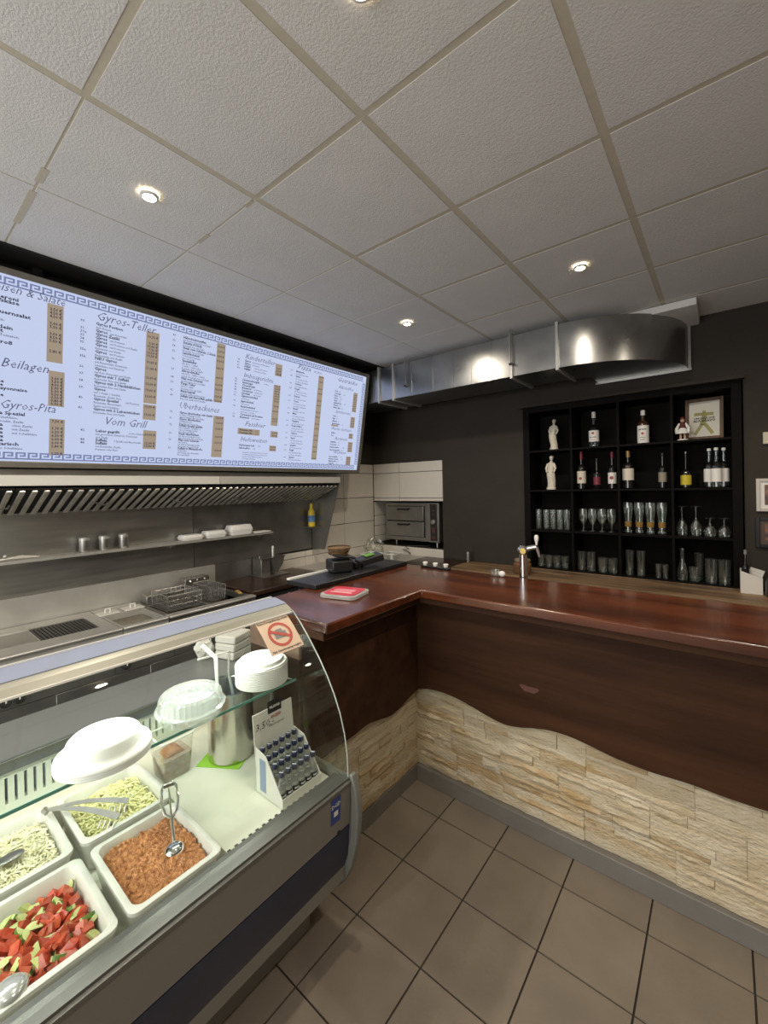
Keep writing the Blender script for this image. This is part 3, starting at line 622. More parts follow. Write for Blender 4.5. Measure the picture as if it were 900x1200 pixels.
picture('framed_photo', .184,.40,1.208,1.446,.022,mat('white_frame',(.62,.58,.52),.5),labelwhite,photo,'white framed photograph on the dark wall below the thermostat')
picture('framed_picture', .178,.40,.945,1.165,.024,black,mat('brown_mount',(.10,.07,.05),.6),photo,'black framed picture below the white framed photograph')
t = thing('menu_box', 'white angled cardboard box holding papers on the back counter', 'box', (.13,3.98,.63))
bm_ = MB().prism([(3.90,.631),(4.04,.631),(4.04,.76),(3.90,.80)], 'x', .085, .205)
wallt = .004
MB().prism([(.085,.631),(.205,.631),(.205,.745),(.085,.79)], 'y', 3.90, 3.904).build('front_wall', labelwhite, t)
MB().prism([(.085,.631),(.205,.631),(.205,.745),(.085,.79)], 'y', 4.036, 4.04).build('rear_wall', labelwhite, t)
B(.085,.089,3.904,4.036,.631,.79).build('side_wall', labelwhite, t); B(.201,.205,3.904,4.036,.631,.745).build('side_wall', labelwhite, t)
MB().tbox((0,0,0),(.08,.004,.16),Matrix.Translation((.16,3.99,.72)) @ Matrix.Rotation(.3,4,'Y')).build('paper', labelwhite, t)
t = thing('wine_bottle', 'dark bottle standing in the white angled cardboard box', 'bottle', (.115,3.955,.635))
p,b_ = bprof(.30,.022); MB().lathe(p,16,(.115,3.955,.633)).build('glass_body', darkglass, t); MB().lathe([(.0095,.27),(.0095,.30),(.006,.302)],14,(.115,3.955,.633)).build('cap', mat('grey_cap',(.25,.25,.26),.4), t)
t = thing('coffee_grinder', 'black rounded machine at the end of the back counter', 'machine', (.30,3.9,.63))
MB().lathe([(.085,.001),(.09,.01),(.09,.10),(.075,.13),(.06,.16),(.07,.20),(.05,.235),(.02,.245)], 24, (.305,3.88,.63)).build('body', black, t); MB().lathe([(.012,.24),(.016,.255),(.008,.27)],12,(.305,3.88,.63)).build('knob', black, t)

# ============================================================ DUCT
du = thing('ventilation_duct', 'galvanised rectangular ventilation duct with curved elbow under the ceiling', 'duct', (-2,3.6,2.33))
F0, F1, Z0, Z1 = 3.34, 3.80, 2.33, 2.665
ends = [-3.25,-2.77,-2.58,-1.35,-.985]
for a, b_ in zip(ends, ends[1:]): B(a+.002,b_-.002,F0,F1,Z0,Z1).build('duct_section', zinc, du, bevel=.003, seg=1)
for x in ends[1:]:
    B(x-.012,x+.012,F0-.016,F1+.016,Z0-.018,Z1+.018).build('joint_flange', steel_lt, du, bevel=.002, seg=1)
for x in (-2.36,-2.12,-1.90,-1.72,-1.53): B(x-.004,x+.004,F0-.003,F0+.004,Z0,Z1).build('crease', zinc, du)
# elbow: outer arc from front face round to the right side, into the wall
pts = []
cx, cy = -.985+.02, YB-.0
for k in range(25):
    a = -PI/2 + (PI/2)*k/24; pts.append((-.985 + .765*math.cos(a)**1 if False else -.985+.765*(math.sin(PI/2*k/24))**1.0, 0))
outer = [(-.985+.775*math.sin(PI/2*k/24), (YB-.005) - (YB-.005-F0)*math.cos(PI/2*k/24)) for k in range(25)]
inner = [(-.86,YB-.005),(-.86,F1+.05),(-.91,F1+.01),(-.985,F1)]
MB().prism(outer+inner, 'z', Z0, Z1).build('elbow', zinc, du, bevel=.002, seg=1, smooth=30)
B(-.875,-.185,YB-.022,YB-.001,Z0-.020,Z0).build('wall_flange', steel_dk, du); B(-.208,-.188,YB-.022,YB-.001,Z0,Z1+.02).build('wall_flange', steel_dk, du)
for x in (-2.41,-1.345):
    q = MB().tube([(x,F0-.03,Z0+.10),(x,F0-.03,H-.004)], .005, 8); q.build('hanger_rod', steel_dk, du); B(x-.014,x+.014,F0-.04,F0,Z0+.09,Z0+.105).build('hanger_clip', black, du)
MB().disc((-1.15,3.55,Z0-.0015),.009).build('drain_plug', chrome, du)

# ============================================================ MENU BOARD
XB, ZB, SA, CA = -3.05, 1.60, .174, .985
def bp(s, t, d=0): return Vector((XB+t*SA+d*CA, s, ZB+t*CA-d*SA))
mb = thing('menu_board', 'long backlit menu board with Greek key border above the extractor hood', 'menu board', (XB,1.65,ZB))
BL, BR, BT = 0.02, 3.305, 1.036
def bbox(s0,s1,t0,t1,d0,d1):
    return MB().add([bp(s,t,d) for d in (d0,d1) for s,t in ((s0,t0),(s1,t0),(s1,t1),(s0,t1))], [(3,2,1,0),(4,5,6,7),(0,1,5,4),(1,2,6,5),(2,3,7,6),(3,0,4,7)])
bbox(BL,BR,0,BT,-.13,-.012).build('housing', boardframe, mb, bevel=.004)
for a in ((BL,BR,0,.034),(BL,BR,BT-.034,BT),(BR-.044,BR,.034,BT-.034),(BL,BL+.04,.034,BT-.034)): bbox(*a,-.012,.008).build('frame_bar', boardframe, mb, bevel=.003)
pan = bbox(BL+.04,BR-.044,.034,BT-.034,-.010,0).build('lit_panel', menu_lit, mb)
def quad(b, s0,s1,t0,t1,d=.0006): return b.add([bp(s0,t0,d),bp(s1,t0,d),bp(s1,t1,d),bp(s0,t1,d)], [(0,1,2,3)])
KEY = ['111110','100010','101110','100000','111111']
kb = MB(); UW, UH = .052, .040
def key_run(along, fixed, a0, n, horiz, flip=False):
    for i in range(n):
        for r, row in enumerate(KEY):
            c = 0
            while c < 6:
                if row[c] == '1':
                    e = c
                    while e < 6 and row[e] == '1': e += 1
                    p0, p1 = a0+i*UW+c*UW/6, a0+i*UW+e*UW/6; q1 = UH-r*UH/5; q0 = q1-UH/5
                    if horiz: quad(kb, p0, p1, fixed+q0, fixed+q1)
                    else: quad(kb, fixed+q0, fixed+q1, p0, p1)
                    c = e
                else: c += 1
key_run(0, BT-.034-.052, .10, 60, True); key_run(0, .044, .10, 60, True)
UW, UH = .050, .034; key_run(0, BR-.044-.044, .09, 17, False)
kb.build('meander_border', menu_key, pan)
def bm(s, t): return frame(bp(s,t,.0009), (0,1,0), (SA,0,CA))
hid = [0]
def heading(s0, s1, t, txt, size):
    hid[0] += 1; k = 'h%d' % hid[0]; text_part(k, 'heading', menu_head, pan)
    text(k, txt, size, bm((s0+s1)/2, t), .36, -.002, 'CENTER', 0, ('fit', s1-s0))
def block(s_num, s_txt, t0, t1, rows, strips, prices, size, small, psize, sx=1):
    hid[0] += 1; k = 'b%d' % hid[0]; text_part(k, 'menu_lines', menu_ink, pan)
    n = len(rows); pr_t = []; sx *= 1.30; psize *= 1.10; small *= 1.06
    for i, (num, bold, sm) in enumerate(rows):
        t = t0-(t0-t1)*i/max(n-1,1)
        if num: text(k, num, size*.86, bm(s_num,t), 0, .008, 'LEFT', 0, sx)
        if bold: text(k, bold, size, bm(s_txt,t), 0, .03, 'LEFT', 0, sx)
        if sm: text(k, sm, small, bm(s_txt+(len(bold)*size*.50*sx+size*.6 if bold else 0), t), 0, .006, 'LEFT', 0, sx*.88)
        if bold: pr_t.append(t)
    ss = [quad(MB(), *st).build('price_strip', menu_tan, pan) for st in strips]
    for t, p in zip(pr_t, prices):
        st = [i for i, q in enumerate(strips) if q[2]-.012 <= t+.006 <= q[3]+.012] or [0]
        kk = k+'p%d' % st[0]; text_part(kk, 'prices', menu_ink, ss[st[0]])
        q = strips[st[0]]; text(kk, p+' €', psize, bm(q[1]-.006, min(max(t,q[2]+.003),q[3]-psize)), 0, .02, 'RIGHT', 0, min(1,sx))
heading(.375,.72,.918,'Speisen & Salate',.062); heading(.452,.652,.535,'Beilagen',.068); heading(.450,.684,.318,'Gyros-Pita',.066)
block(.09,.27,.880,.615,[('1.','Oliven & Peperoni',''),('2.','Portion Schafskäse',''),('3.','Dolmadakia',''),('','','gefüllte Weinblätter'),('4.','Zaziki mit Bauernsalat',''),('5.','Suflaki',''),('','','mit Tomaten, Zwiebeln'),('6.','Krautsalat',''),('7.','Bauernsalat klein',''),('8.','Thunfischsalat',''),('','','Zwiebeln, Thunfisch, Tomaten,'),('','','Gurken, Oliven'),('9.','Bauernsalat groß',''),('','','Gurken, Tomaten,'),('','','Peperoni, Feta')],[(.643,.716,.60,.915)],['3,50','4,50','4,50','5,00','5,50','3,50','4,50','5,50','5,80'],.026,.017,.019)
block(.09,.31,.505,.362,[('10.','Pommes',''),('11.','Kroketten',''),('12.','Gemüsereis',''),('13.','Weiße Bohne',''),('14.','Grüne Bohne',''),('15.','Knoblauchmayonnaise',''),('16.','Ketchup',''),('17.','Zigeunersoße',''),('18.','Jägersoße','')],[(.654,.727,.356,.553)],['3,00','3,50','4,00','5,00','5,00','0,50','0,50','0,80','0,90'],.024,.017,.019,.9)
block(.09,.33,.285,.078,[('20.','Gyros Pita Spezial',''),('','','mit Krautsalat, Schafskäse,'),('','','Zwiebeln, Bauernsalat, Zaziki'),('21.','Gyros-Pita','ohne Zaziki'),('22.','Gyros-Pita','mit Zaziki'),('23.','Gyros-Pita','mit Schafskäse'),('24.','Suzuki-Pita',''),('25.','Suflaki-Pita',''),('26.','Pita Vegetarisch',''),('','','Krautsalat, Zaziki, Schafskäse'),('27.','Pita Brot','')],[(.661,.733,.074,.284)],['7,50','5,70','6,20','6,50','6,00','6,00','5,80','1,20'],.025,.016,.019,.95)
heading(.87,1.20,.893,'Gyros-Teller',.070); heading(.93,1.17,.278,'Vom Grill',.070)
GT = [("30.","Gyros Portion",""),("","","(nur Fleisch)"),("31.","Gyros","mit Krautsalat"),("31a.","Gyros Zaziki",""),("33.","Gyros","mit Pommes"),("34.","Gyros","mit Pommes und Zaziki"),("35.","Gyros","mit Pommes,"),("","","Krautsalat und Zaziki"),("35a.","Gyros","mit Pommes,"),("","","Bauernsalat und Zaziki"),("35b.","NEU Gyros",""),("","","mit Bauernsalat, Krautsalat,"),("","","Schafskäse und Zwiebeln"),("36.","Gyros",""),("","","mit Reis, Krautsalat und Zaziki"),("37.","Gyros mit 1 Suflaki",""),("","","Krautsalat, Reis und Zaziki"),("38.","Gyros mit 2 Hackbällchen",""),("","","Krautsalat, Reis und Zaziki"),("39.","Gyros",""),("","","mit 1 Steak, 1 Suzukia,"),("","","Krautsalat, Zaziki, Reis"),("40.","Gyros Spezial","mit Pommes"),("","","Krautsalat, Bauernsalat,"),("","","Zaziki und Schafskäse"),("41.","Gyros mit 2 Leberstücken",""),("","","Krautsalat, Reis und Zaziki")]
block(.795,.872,.862,.340,GT,[(1.150,1.230,.442,.903),(1.150,1.230,.334,.434)],['10,70','9,00','10,00','9,50','10,50','10,50','10,00','11,00','12,00','12,00','13,00','13,00','13,00','13,00'],.0235,.0165,.0195,.80)
block(.81,.888,.228,.115,[("42.","Leber gegrillt","(vom Schwein)"),("","","mit gerösteten Zwiebeln, Krautsalat"),("","","und Zaziki"),("44.","Suflaki","2 Spieße mit Bauernsalat"),("48.","Suflaki",""),("","","mit Krautsalat, Zaziki,"),("","","Pommes oder Reis")],[(1.158,1.240,.140,.264)],['10,00','12,00','10,00'],.0235,.0165,.0195,.80)
U1 = [("49.","Hähnchenbrustfilet",""),("","","mit Pommes, Krautsalat und Zaziki"),("53.","Suzukia 4 Stück",""),("","","Krautsalat, Reis und Zaziki"),("54.","Steak vom Schwein, 2 Stück",""),("","","Krautsalat, Reis und Zaziki"),("55.","Lammkotelett",""),("","","3 Stück mit Krautsalat,"),("","","Reis und Zaziki"),("56.","Spezialteller",""),("","","mit Gyros, 1 Suflaki,"),("","","1 Suzuki, 1 Steak, Leber,"),("","","Krautsalat, Reis und Zaziki"),("57.","Akropolisteller",""),("","","mit Gyros, 1 Suflaki, 1 Suzuki,"),("","","1 Steak, Krautsalat, Reis und Zaziki"),("58.","Filet vom Schwein",""),("","","mit Krautsalat, Reis und Zaziki"),("59.","Parga Teller",""),("","","Gyros, 1 Suflaki,"),("","","Krautsalat, Reis und Zaziki"),("62.","Bauernspieß",""),("","","mit Feta, Zaziki und Bauernsalat"),("63.","Suflaki mit Kartoffeln gefüllt",""),("","","Reis, Feta, Zaziki und Krautsalat")]
block(1.315,1.385,.915,.500,U1,[(1.630,1.697,.517,.947)],['13,00','11,00','14,00','15,00','14,50','14,00','15,00','13,00','15,00','15,00'],.0225,.016,.018,.72)
heading(1.38,1.675,.440,'Überbackenes',.062)
U2 = [("70.","Gyros überbacken mit Zaziki",""),("","","in Sahne-Champignonsoße,"),("","","dazu Krautsalat, Reis und Zaziki"),("71.","Gyros überbacken",""),("","","mit Metaxasoße,"),("","","dazu Reis und Krautsalat"),("72.","Suflaki Spezial gefüllt",""),("","","mit Schafskäse, Zwiebeln, in"),("","","Sahne-Champignonsoße,"),("","","dazu Reis und Zaziki"),("73.","Steak überbacken",""),("","","mit Sahne-Champignonsoße,"),("","","dazu Krautsalat, Reis und Zaziki"),("75.","Filet vom Schwein",""),("","","überbacken"),("","","mit Sahne-Champignonsoße,"),("","","Krautsalat, Reis und Zaziki"),("77.","Suflaki in Metaxasoße",""),("","","überbacken"),("","","mit Gouda, dazu Krautsalat,"),("","","Reis und Zaziki")]
block(1.32,1.387,.402,.105,U2,[(1.638,1.722,.105,.416)],['12,00','11,00','13,00','15,00','15,00','15,00'],.0215,.0155,.018,.74)
heading(1.86,2.14,.885,'Kinderteller',.058); heading(1.86,2.135,.742,'Imbissgerichte',.054); heading(1.90,2.09,.366,'Fassbier',.056); heading(1.87,2.12,.243,'Hefeweizen',.052)
block(1.80,1.862,.862,.800,[("78.","Gyros","mit Pommes und Krautsalat"),("80.","Gyros","mit Pommes"),("81.","Suflaki","1 Spieß und Pommes"),("81a.","Suflaki","Pasta, Reis und Salat")],[(2.147,2.215,.808,.906)],['7,00','6,50','7,00','7,00'],.0215,.0155,.018,.75)
block(1.79,1.855,.715,.425,[("82.","Schweinelebergrill","Portion"),("83.","Hamburger",""),("84.","Cheeseburger",""),("86.","Bratwurst","mit Brötchen"),("88.","Currywurst","mit Brötchen"),("91.","Schnitzel","mit Pommes"),("92.","Zigeunerschnitzel",""),("","","mit Pommes"),("93.","Jägerschnitzel",""),("","","mit Pommes"),("94.","Bauernschnitzel",""),("","","mit Röstzwiebeln und Speck"),("","","mit Pommes und Salat"),("97.","Currywurst mit Pommes",""),("98.","Bratwurst","mit Pommes")],[(2.146,2.214,.394,.734)],['5,50','4,00','4,50','3,50','4,00','9,00','9,50','9,50','10,00','6,50','6,50'],.021,.0155,.0175,.75)
block(1.80,1.86,.325,.303,[("","Premium Pils","0,3l"),("","Premium Pils","0,5l")],[(2.150,2.224,.295,.347),(1.845,2.045,.297,.345)],['3,00','4,50'],.021,.0155,.0175,.8)
block(1.80,1.865,.205,.182,[("","Hefeweizen hell","0,5l"),("","Alkoholfrei","0,5l")],[(2.150,2.218,.177,.224)],['4,50','4,50'],.0205,.0155,.0175,.8)
block(1.80,1.90,.150,.098,[("","","Zusatzstoffe: 1 mit Farbstoff 2 mit Konservierungsstoff"),("","","3 mit Antioxidationsmittel 4 mit Geschmacksverstärker"),("","","5 geschwefelt 6 geschwärzt 7 mit Phosphat"),("","","8 chininhaltig 9 koffeinhaltig")],[],[],.014,.0125,.012,.7)
heading(2.375,2.52,.912,'Pizza',.058); heading(2.56,2.655,.912,'Ø 28cm',.028)
PZ = ['Margherita','Salami','Schinken','Funghi','Diavolo','Tonno','Hawaii','Mista','Vegetaria','Frutti di Mare','Calzone','Gyros','Quattro','Parga','Spinaci']
rows = []
for i, p in enumerate(PZ): rows += [(str(101+i), p, '')] + [('','',('mit Tomatensoße, Käse','mit Salami, Champignons','und frischen Zwiebeln')[j]) for j in range(1+i % 2)]
block(2.30,2.362,.880,.105,rows,[(2.622,2.686,.122,.898)],['6,50','7,50','7,50','8,00','8,50','8,50','8,50','8,50','9,00','9,50','9,50','9,00','9,00','9,50','8,50'],.0205,.015,.0175,.78)
heading(2.86,3.13,.892,'Getränke',.058); heading(2.88,3.09,.828,'Alkoholfrei',.046); heading(2.87,3.08,.590,'Spirituosen',.044); heading(2.84,3.12,.424,'Warme Getränke',.040); heading(2.90,3.07,.329,'Rotwein',.044); heading(2.90,3.07,.193,'Weißwein',.042)
block(2.80,2.84,.790,.632,[("",p,"0,33l") for p in ('Cola','Cola Light','Fanta','Sprite','Spezi','Apfelschorle','Wasser','Mezzo Mix')],[(3.100,3.158,.627,.820)],['2,50']*8,.0195,.015,.017,.8)
block(2.80,2.845,.552,.478,[("",p,"2cl") for p in ('Ouzo','Raki','Metaxa','Jägermeister')],[(3.094,3.155,.464,.575),(2.835,2.93,.458,.474)],['2,00','2,50','3,00','2,50'],.0195,.015,.017,.8)
block(2.80,2.845,.388,.362,[("","Kaffee",""),("","Tee","")],[(3.092,3.150,.354,.406)],['2,00','2,00'],.0195,.015,.017,.8)
block(2.80,2.845,.300,.222,[("",p,"0,2l") for p in ('Imiglykos','Demestica','Retsina lieblich','Naoussa trocken')],[(3.092,3.158,.217,.319)],['4,50']*4,.0195,.015,.017,.8)
block(2.80,2.845,.155,.088,[("",p,"0,2l") for p in ('Samos lieblich','Retsina trocken','Makedonikos','Imiglykos')],[(3.085,3.152,.083,.170)],['4,50']*4,.0195,.015,.017,.8)
t = thing('cable_trunking', 'black cable pipe with clips above the top edge of the menu board', 'pipe', (-2.98,1.6,2.60))
MB().tube([(-2.99,-.3,2.674),(-2.99,3.3,2.674)], .020, 10).build('pipe', blackmatte, t)
for y in (.62,1.75,2.85): B(-3.02,-2.955,y-.02,y+.02,2.65,2.702).build('clip', blackmatte, t)

# ============================================================ EXTRACTOR HOOD + STEEL WALL
hd = thing('extractor_hood', 'stainless extractor hood with slanted baffle filters below the menu board', 'extractor hood', (-3.25,1.5,1.33))
MB().prism([(-3.515,1.352),(-3.075,1.527),(-3.075,1.592),(-3.515,1.592)], 'y', -.2, 3.026).build('canopy', steel_dk, hd)
B(-3.075,-3.058,-.2,1.72,1.497,1.557).build('front_lip', mat('white_lip',(.72,.71,.66),.35), hd, bevel=.002); B(-3.075,-3.058,1.725,3.03,1.497,1.557).build('front_lip', mat('shaded_white_lip',(.50,.49,.45),.4), hd, bevel=.002)  # second lip segment coloured darker for the shadow it lies in
MB().prism([(-3.512,.785),(-3.31,.80),(-3.05,1.562),(-3.05,1.594),(-3.512,1.594)], 'y', 3.027, 3.033).build('side_plate', steel_dk, hd)
B(-3.515,-3.445,-.2,3.026,1.325,1.345).build('grease_channel', steel, hd, bevel=.003)
a0 = Vector((-3.455,0,1.345)); a1 = Vector((-3.082,0,1.493)); du_ = (a1-a0).normalized(); nn = Vector((du_.z,0,-du_.x)); Lf = (a1-a0).length
MS = Matrix(((du_.x,0,nn.x,0),(0,1,0,0),(du_.z,0,nn.z,0),(0,0,0,1)))
for k in range(6):
    ya = .02+k*.5; mid = (a0+a1)/2+nn*.012
    f_ = MB().tbox((0,0,0),(Lf,.494,.008), Matrix.Translation((mid.x,ya+.25,mid.z)) @ MS).build('baffle_filter', blackmatte, hd)
    for j in range(9):
        yy = ya+.030+j*.0555
        MB().tbox((0,0,.012),(Lf-.02,.027,.014), Matrix.Translation((mid.x,yy,mid.z)) @ MS).build('slat', steel_hood, f_, bevel=.004, seg=2)
    hx = mid+nn*.022
    MB().tube([hx+Vector((0,ya+.43,0)), hx+nn*.02+Vector((0,ya+.45,0)), hx+nn*.02+Vector((0,ya+.49,0)), hx+Vector((0,ya+.50,0))], .006, 8).build('filter_handle', steel_dk, f_)
sp = thing('steel_backsplash', 'brushed steel backsplash sheets behind the cooking line', 'backsplash', (-3.5,1.4,.6))
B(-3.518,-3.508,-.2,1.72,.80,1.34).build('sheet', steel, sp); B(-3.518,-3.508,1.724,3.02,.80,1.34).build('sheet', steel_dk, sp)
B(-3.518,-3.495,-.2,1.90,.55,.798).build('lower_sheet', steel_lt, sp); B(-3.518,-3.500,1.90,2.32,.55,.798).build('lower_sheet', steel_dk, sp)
ws = thing('wall_shelf', 'long thin steel wall shelf across the backsplash', 'shelf', (-3.45,1.0,1.03))
B(-3.507,-3.365,-.2,2.42,1.040,1.046).build('board', steel_lt, ws); B(-3.371,-3.365,-.2,2.42,1.028,1.040).build('front_edge', steel_lt, ws)
for y in (.35,1.53,2.36): MB().prism([(-3.507,1.04),(-3.40,1.04),(-3.507,.985)], 'y', y, y+.02).build('bracket', steel, ws)
for i, y in enumerate((.925,1.043,1.165)):
    t = thing('spice_shaker', 'small steel spice shaker with pale lid on the wall shelf, '+('nearest the tongs','middle of three','nearest the foam boxes')[i], 'shaker', (-3.42,y,1.046), 'spice shakers on the wall shelf')
    MB().lathe([(.030,.001),(.031,.004),(.031,.085),(.028,.088)], 20, (-3.42,y,1.046)).build('body', steel, t)
    MB().lathe([(.032,.078),(.032,.096),(.027,.102),(.005,.103)], 20, (-3.42,y,1.0465)).build('lid', steel_lt, t)
t = thing('wire_tongs', 'thin steel tongs lying on the wall shelf', 'tongs', (-3.42,.55,1.047))
MB().tube([(-3.44,.40,1.053),(-3.43,.50,1.058),(-3.42,.60,1.066),(-3.41,.68,1.053)], .004, 8).build('arm', steel_lt, t); MB().tube([(-3.40,.40,1.052),(-3.40,.55,1.060),(-3.41,.68,1.053)], .004, 8).build('arm', steel_lt, t); MB().ball((-3.42,.52,1.073),.011).build('rivet', steel_lt, t)
def foambox(y, w, h, label, x=-3.43):
    t = thing('foam_box', label, 'takeaway box', (x,y,1.046), 'foam boxes on the wall shelf')
    b = MB()
    for z0,z1,s0,s1 in ((.001,h*.5,.86,1.0),(h*.5,h,1.0,.84)):
        p = rrect(.062,w,.02,4); vs = [(x+a*s0,y+c*s0,1.046+z0) for a,c in p]+[(x+a*s1,y+c*s1,1.046+z1) for a,c in p]; n = len(p)
        (MB().add(vs,[tuple(range(n))[::-1],tuple(range(n,2*n))]+[(i,(i+1)%n,n+(i+1)%n,n+i) for i in range(n)])).build('tray' if z0 < .01 else 'lid', foam, t, bevel=.004)
foambox(1.66,.09,.045,'flat white foam box first in the row on the wall shelf'); foambox(1.86,.095,.06,'white foam box in the middle of the three on the wall shelf'); foambox(2.10,.115,.09,'largest deep white foam box on the wall shelf')
t = thing('foam_lid', 'loose flat white foam lid at the end of the wall shelf', 'tray', (-3.43,2.32,1.047)); MB().prism([(-3.48,2.23),(-3.38,2.23),(-3.38,2.41),(-3.48,2.41)],'z',1.0465,1.056).build('sheet', foam, t, bevel=.004)  # flat loose lid of white foam
t = thing('corner_ledge', 'small steel ledge on the hood side plate', 'shelf', (-3.45,2.98,1.03)); B(-3.507,-3.36,2.90,3.026,1.035,1.041).build('plate', steel_dk, t)
t = thing('cleaner_bottle', 'yellow cleaner bottle with blue label on the corner ledge', 'bottle', (-3.44,2.965,1.041))
yel = mat('yellow_plastic',(.72,.52,.03),.35)
MB().lathe([(.032,.001),(.036,.006),(.036,.15),(.030,.175),(.016,.195),(.014,.205)],20,(-3.44,2.965,1.041)).build('body', yel, t); MB().lathe([(.016,.2052),(.016,.235),(.008,.25)],14,(-3.44,2.965,1.041)).build('cap', yel, t); MB().lathe([(.0368,.05),(.0368,.12)],20,(-3.44,2.965,1.041),cap=False).build('blue_label', mat('blue_label',(.10,.22,.42),.5), t)

# ============================================================ COOKING LINE
ZC = .62
gr = thing('grill_unit', 'steel griddle and charcoal grill unit of the cooking line', 'grill', (-3.15,.5,0))
B(-3.48,-2.86,-.2,.955,.02,.585).build('body', steel_dk, gr)
cb = MB().box(-3.48,-2.86,-.2,.60,.585,ZC).box(-3.48,-3.345,.60,.955,.585,ZC).box(-3.02,-2.86,.60,.955,.585,ZC).box(-3.345,-3.02,.885,.955,.585,ZC); cb.build('top_plate', steel_lt, gr)
B(-3.35,-3.30,.0,.60,ZC,ZC+.012).build('griddle_rim', steel_lt, gr, bevel=.003); B(-3.30,-3.03,.05,.59,ZC,ZC+.004).build('griddle_plate', steel, gr)
gt = B(-3.345,-3.02,.60,.885,.586,.590).build('fire_tray', blackmatte, gr)
for k in range(15): y = .611+k*.0187; MB().prism([(y-.004,.600),(y+.004,.600),(y+.0068,.616),(y-.0068,.616)],'x',-3.34,-3.025).build('grate_bar', black, gt)
for y0_, y1_ in ((-.2,.955),): B(-2.90,-2.845,y0_,y1_,ZC-.01,ZC+.008).build('front_rail', chrome if False else steel_lt, gr, bevel=.008, seg=3)
bn = thing('bain_marie', 'steel basin unit with lifted lids between grill and fryer', 'basin', (-3.1,1.08,0))
B(-3.48,-2.86,.96,1.225,.02,.50).build('body', steel_dk, bn)
MB().box(-3.48,-3.24,.96,1.225,.585,ZC).box(-2.90,-2.86,.96,1.225,.585,ZC).box(-3.24,-2.90,.96,.975,.585,ZC).box(-3.24,-2.90,1.21,1.225,.585,ZC).build('top_frame', steel_lt, bn)
MB().box(-3.24,-2.90,.975,1.21,.501,.505).box(-3.245,-3.24,.975,1.21,.505,.585).box(-2.90,-2.895,.975,1.21,.505,.585).box(-3.24,-2.90,.970,.975,.505,.585).box(-3.24,-2.90,1.21,1.215,.505,.585).build('basin', mat('basin_steel',(.70,.68,.62),.22,.9), bn)
for y in (1.015,1.17):
    l = B(-3.35,-3.25,y-.062,y+.062,ZC+.001,ZC+.010).build('lid', mat('bright_lid',(.78,.77,.72),.3,.3), bn, bevel=.003); MB().tube([(-3.30,y-.015,ZC+.01),(-3.30,y-.015,ZC+.035),(-3.30,y+.015,ZC+.035),(-3.30,y+.015,ZC+.01)], .005, 8).build('lid_handle', whiteplastic, l)
B(-2.90,-2.845,.96,1.225,ZC-.01,ZC+.008).build('front_rail', steel_lt, bn, bevel=.008, seg=3)
fy = thing('deep_fryer', 'twin deep fryer unit at the end of the cooking line', 'fryer', (-3.1,1.55,0))
B(-3.48,-2.86,1.23,1.88,.02,.52).build('body', steel_dk, fy)
MB().box(-3.48,-3.26,1.23,1.88,.585,ZC).box(-2.92,-2.86,1.23,1.88,.585,ZC).box(-3.26,-2.92,1.23,1.26,.585,ZC).box(-3.26,-2.92,1.53,1.56,.585,ZC).box(-3.26,-2.92,1.84,1.88,.585,ZC).box(-3.48,-3.26,1.23,1.88,.52,.585).box(-2.92,-2.86,1.23,1.88,.52,.585).build('top_frame', steel_dk, fy)
B(-3.26,-2.92,1.26,1.53,.535,.54).build('oil_bath', mat('dark_oil',(.06,.035,.012),.08), fy); B(-3.26,-2.92,1.56,1.84,.535,.54).build('oil_bath', mat('dark_oil2',(.10,.07,.03),.08), fy)
B(-2.92,-2.845,1.23,1.88,ZC-.01,ZC+.008).build('front_rail', steel_lt, fy, bevel=.008, seg=3); B(-3.44,-3.32,1.27,1.84,ZC,ZC+.06).build('fryer_head', steel_dk, fy, bevel=.006)
def basket(ya, yb, zb, label):
    t = thing('fryer_basket', label, 'fryer basket', (-3.1,(ya+yb)/2,zb)); w = MB(); x0_, x1_ = -3.24, -2.98; zt = zb+.10
    for i in range(9):
        x = x0_+(x1_-x0_)*i/8; w.tube([(x,ya,zt),(x,ya+.01,zb),(x,yb-.01,zb),(x,yb,zt)], .0018, 4)
    for i in range(8):
        y = ya+(yb-ya)*i/7; w.tube([(x0_,y,zt),(x0_+.01,y,zb),(x1_-.01,y,zb),(x1_,y,zt)], .0018, 4)
    for z in (zb+.033,zb+.066): w.tube([(x0_,ya,z),(x1_,ya,z),(x1_,yb,z),(x0_,yb,z),(x0_,ya,z)], .0018, 4)
    w.build('wire_mesh', steel_dk, t); MB().tube([(x0_,ya,zt),(x1_,ya,zt),(x1_,yb,zt),(x0_,yb,zt),(x0_,ya,zt)], .004, 6).build('rim', steel, t)
    return t
basket(1.275,1.515,.625,'wire fryer basket hanging beside the basin'); basket(1.58,1.70,.63,'narrow wire fryer basket in the second fryer bath')
t = thing('gyros_cutter', 'steel box with switches standing on the fryer rear edge', 'appliance', (-3.36,1.66,.68)); B(-3.43,-3.33,1.56,1.76,.681,.75).build('box', steel_dk, t, bevel=.005)
for y in (1.60,1.66,1.72): MB().ball((-3.328,y,.73),.011).build('switch', chrome, t)
t = thing('wooden_scraper', 'small tan wooden scraper lying on the fryer edge', 'scraper', (-2.99,1.72,.62)); MB().tbox((0,0,0),(.03,.11,.012),Matrix.Translation((-3.06,1.855,.627)) @ Matrix.Rotation(1.3,4,'Z')).build('blade', mat('tan_wood',(.45,.30,.10),.6), t, bevel=.003)
fa = thing('control_fascia', 'long dark steel control fascia with black knobs under the cooking line', 'control panel', (-2.85,.8,.36))
for a, b_ in ((-.2,.30),(.30,.905),(.905,1.25),(1.25,1.88)): B(-2.859,-2.842,a+.002,b_-.002,.362,.585).build('panel', steel, fa, bevel=.002, seg=1)
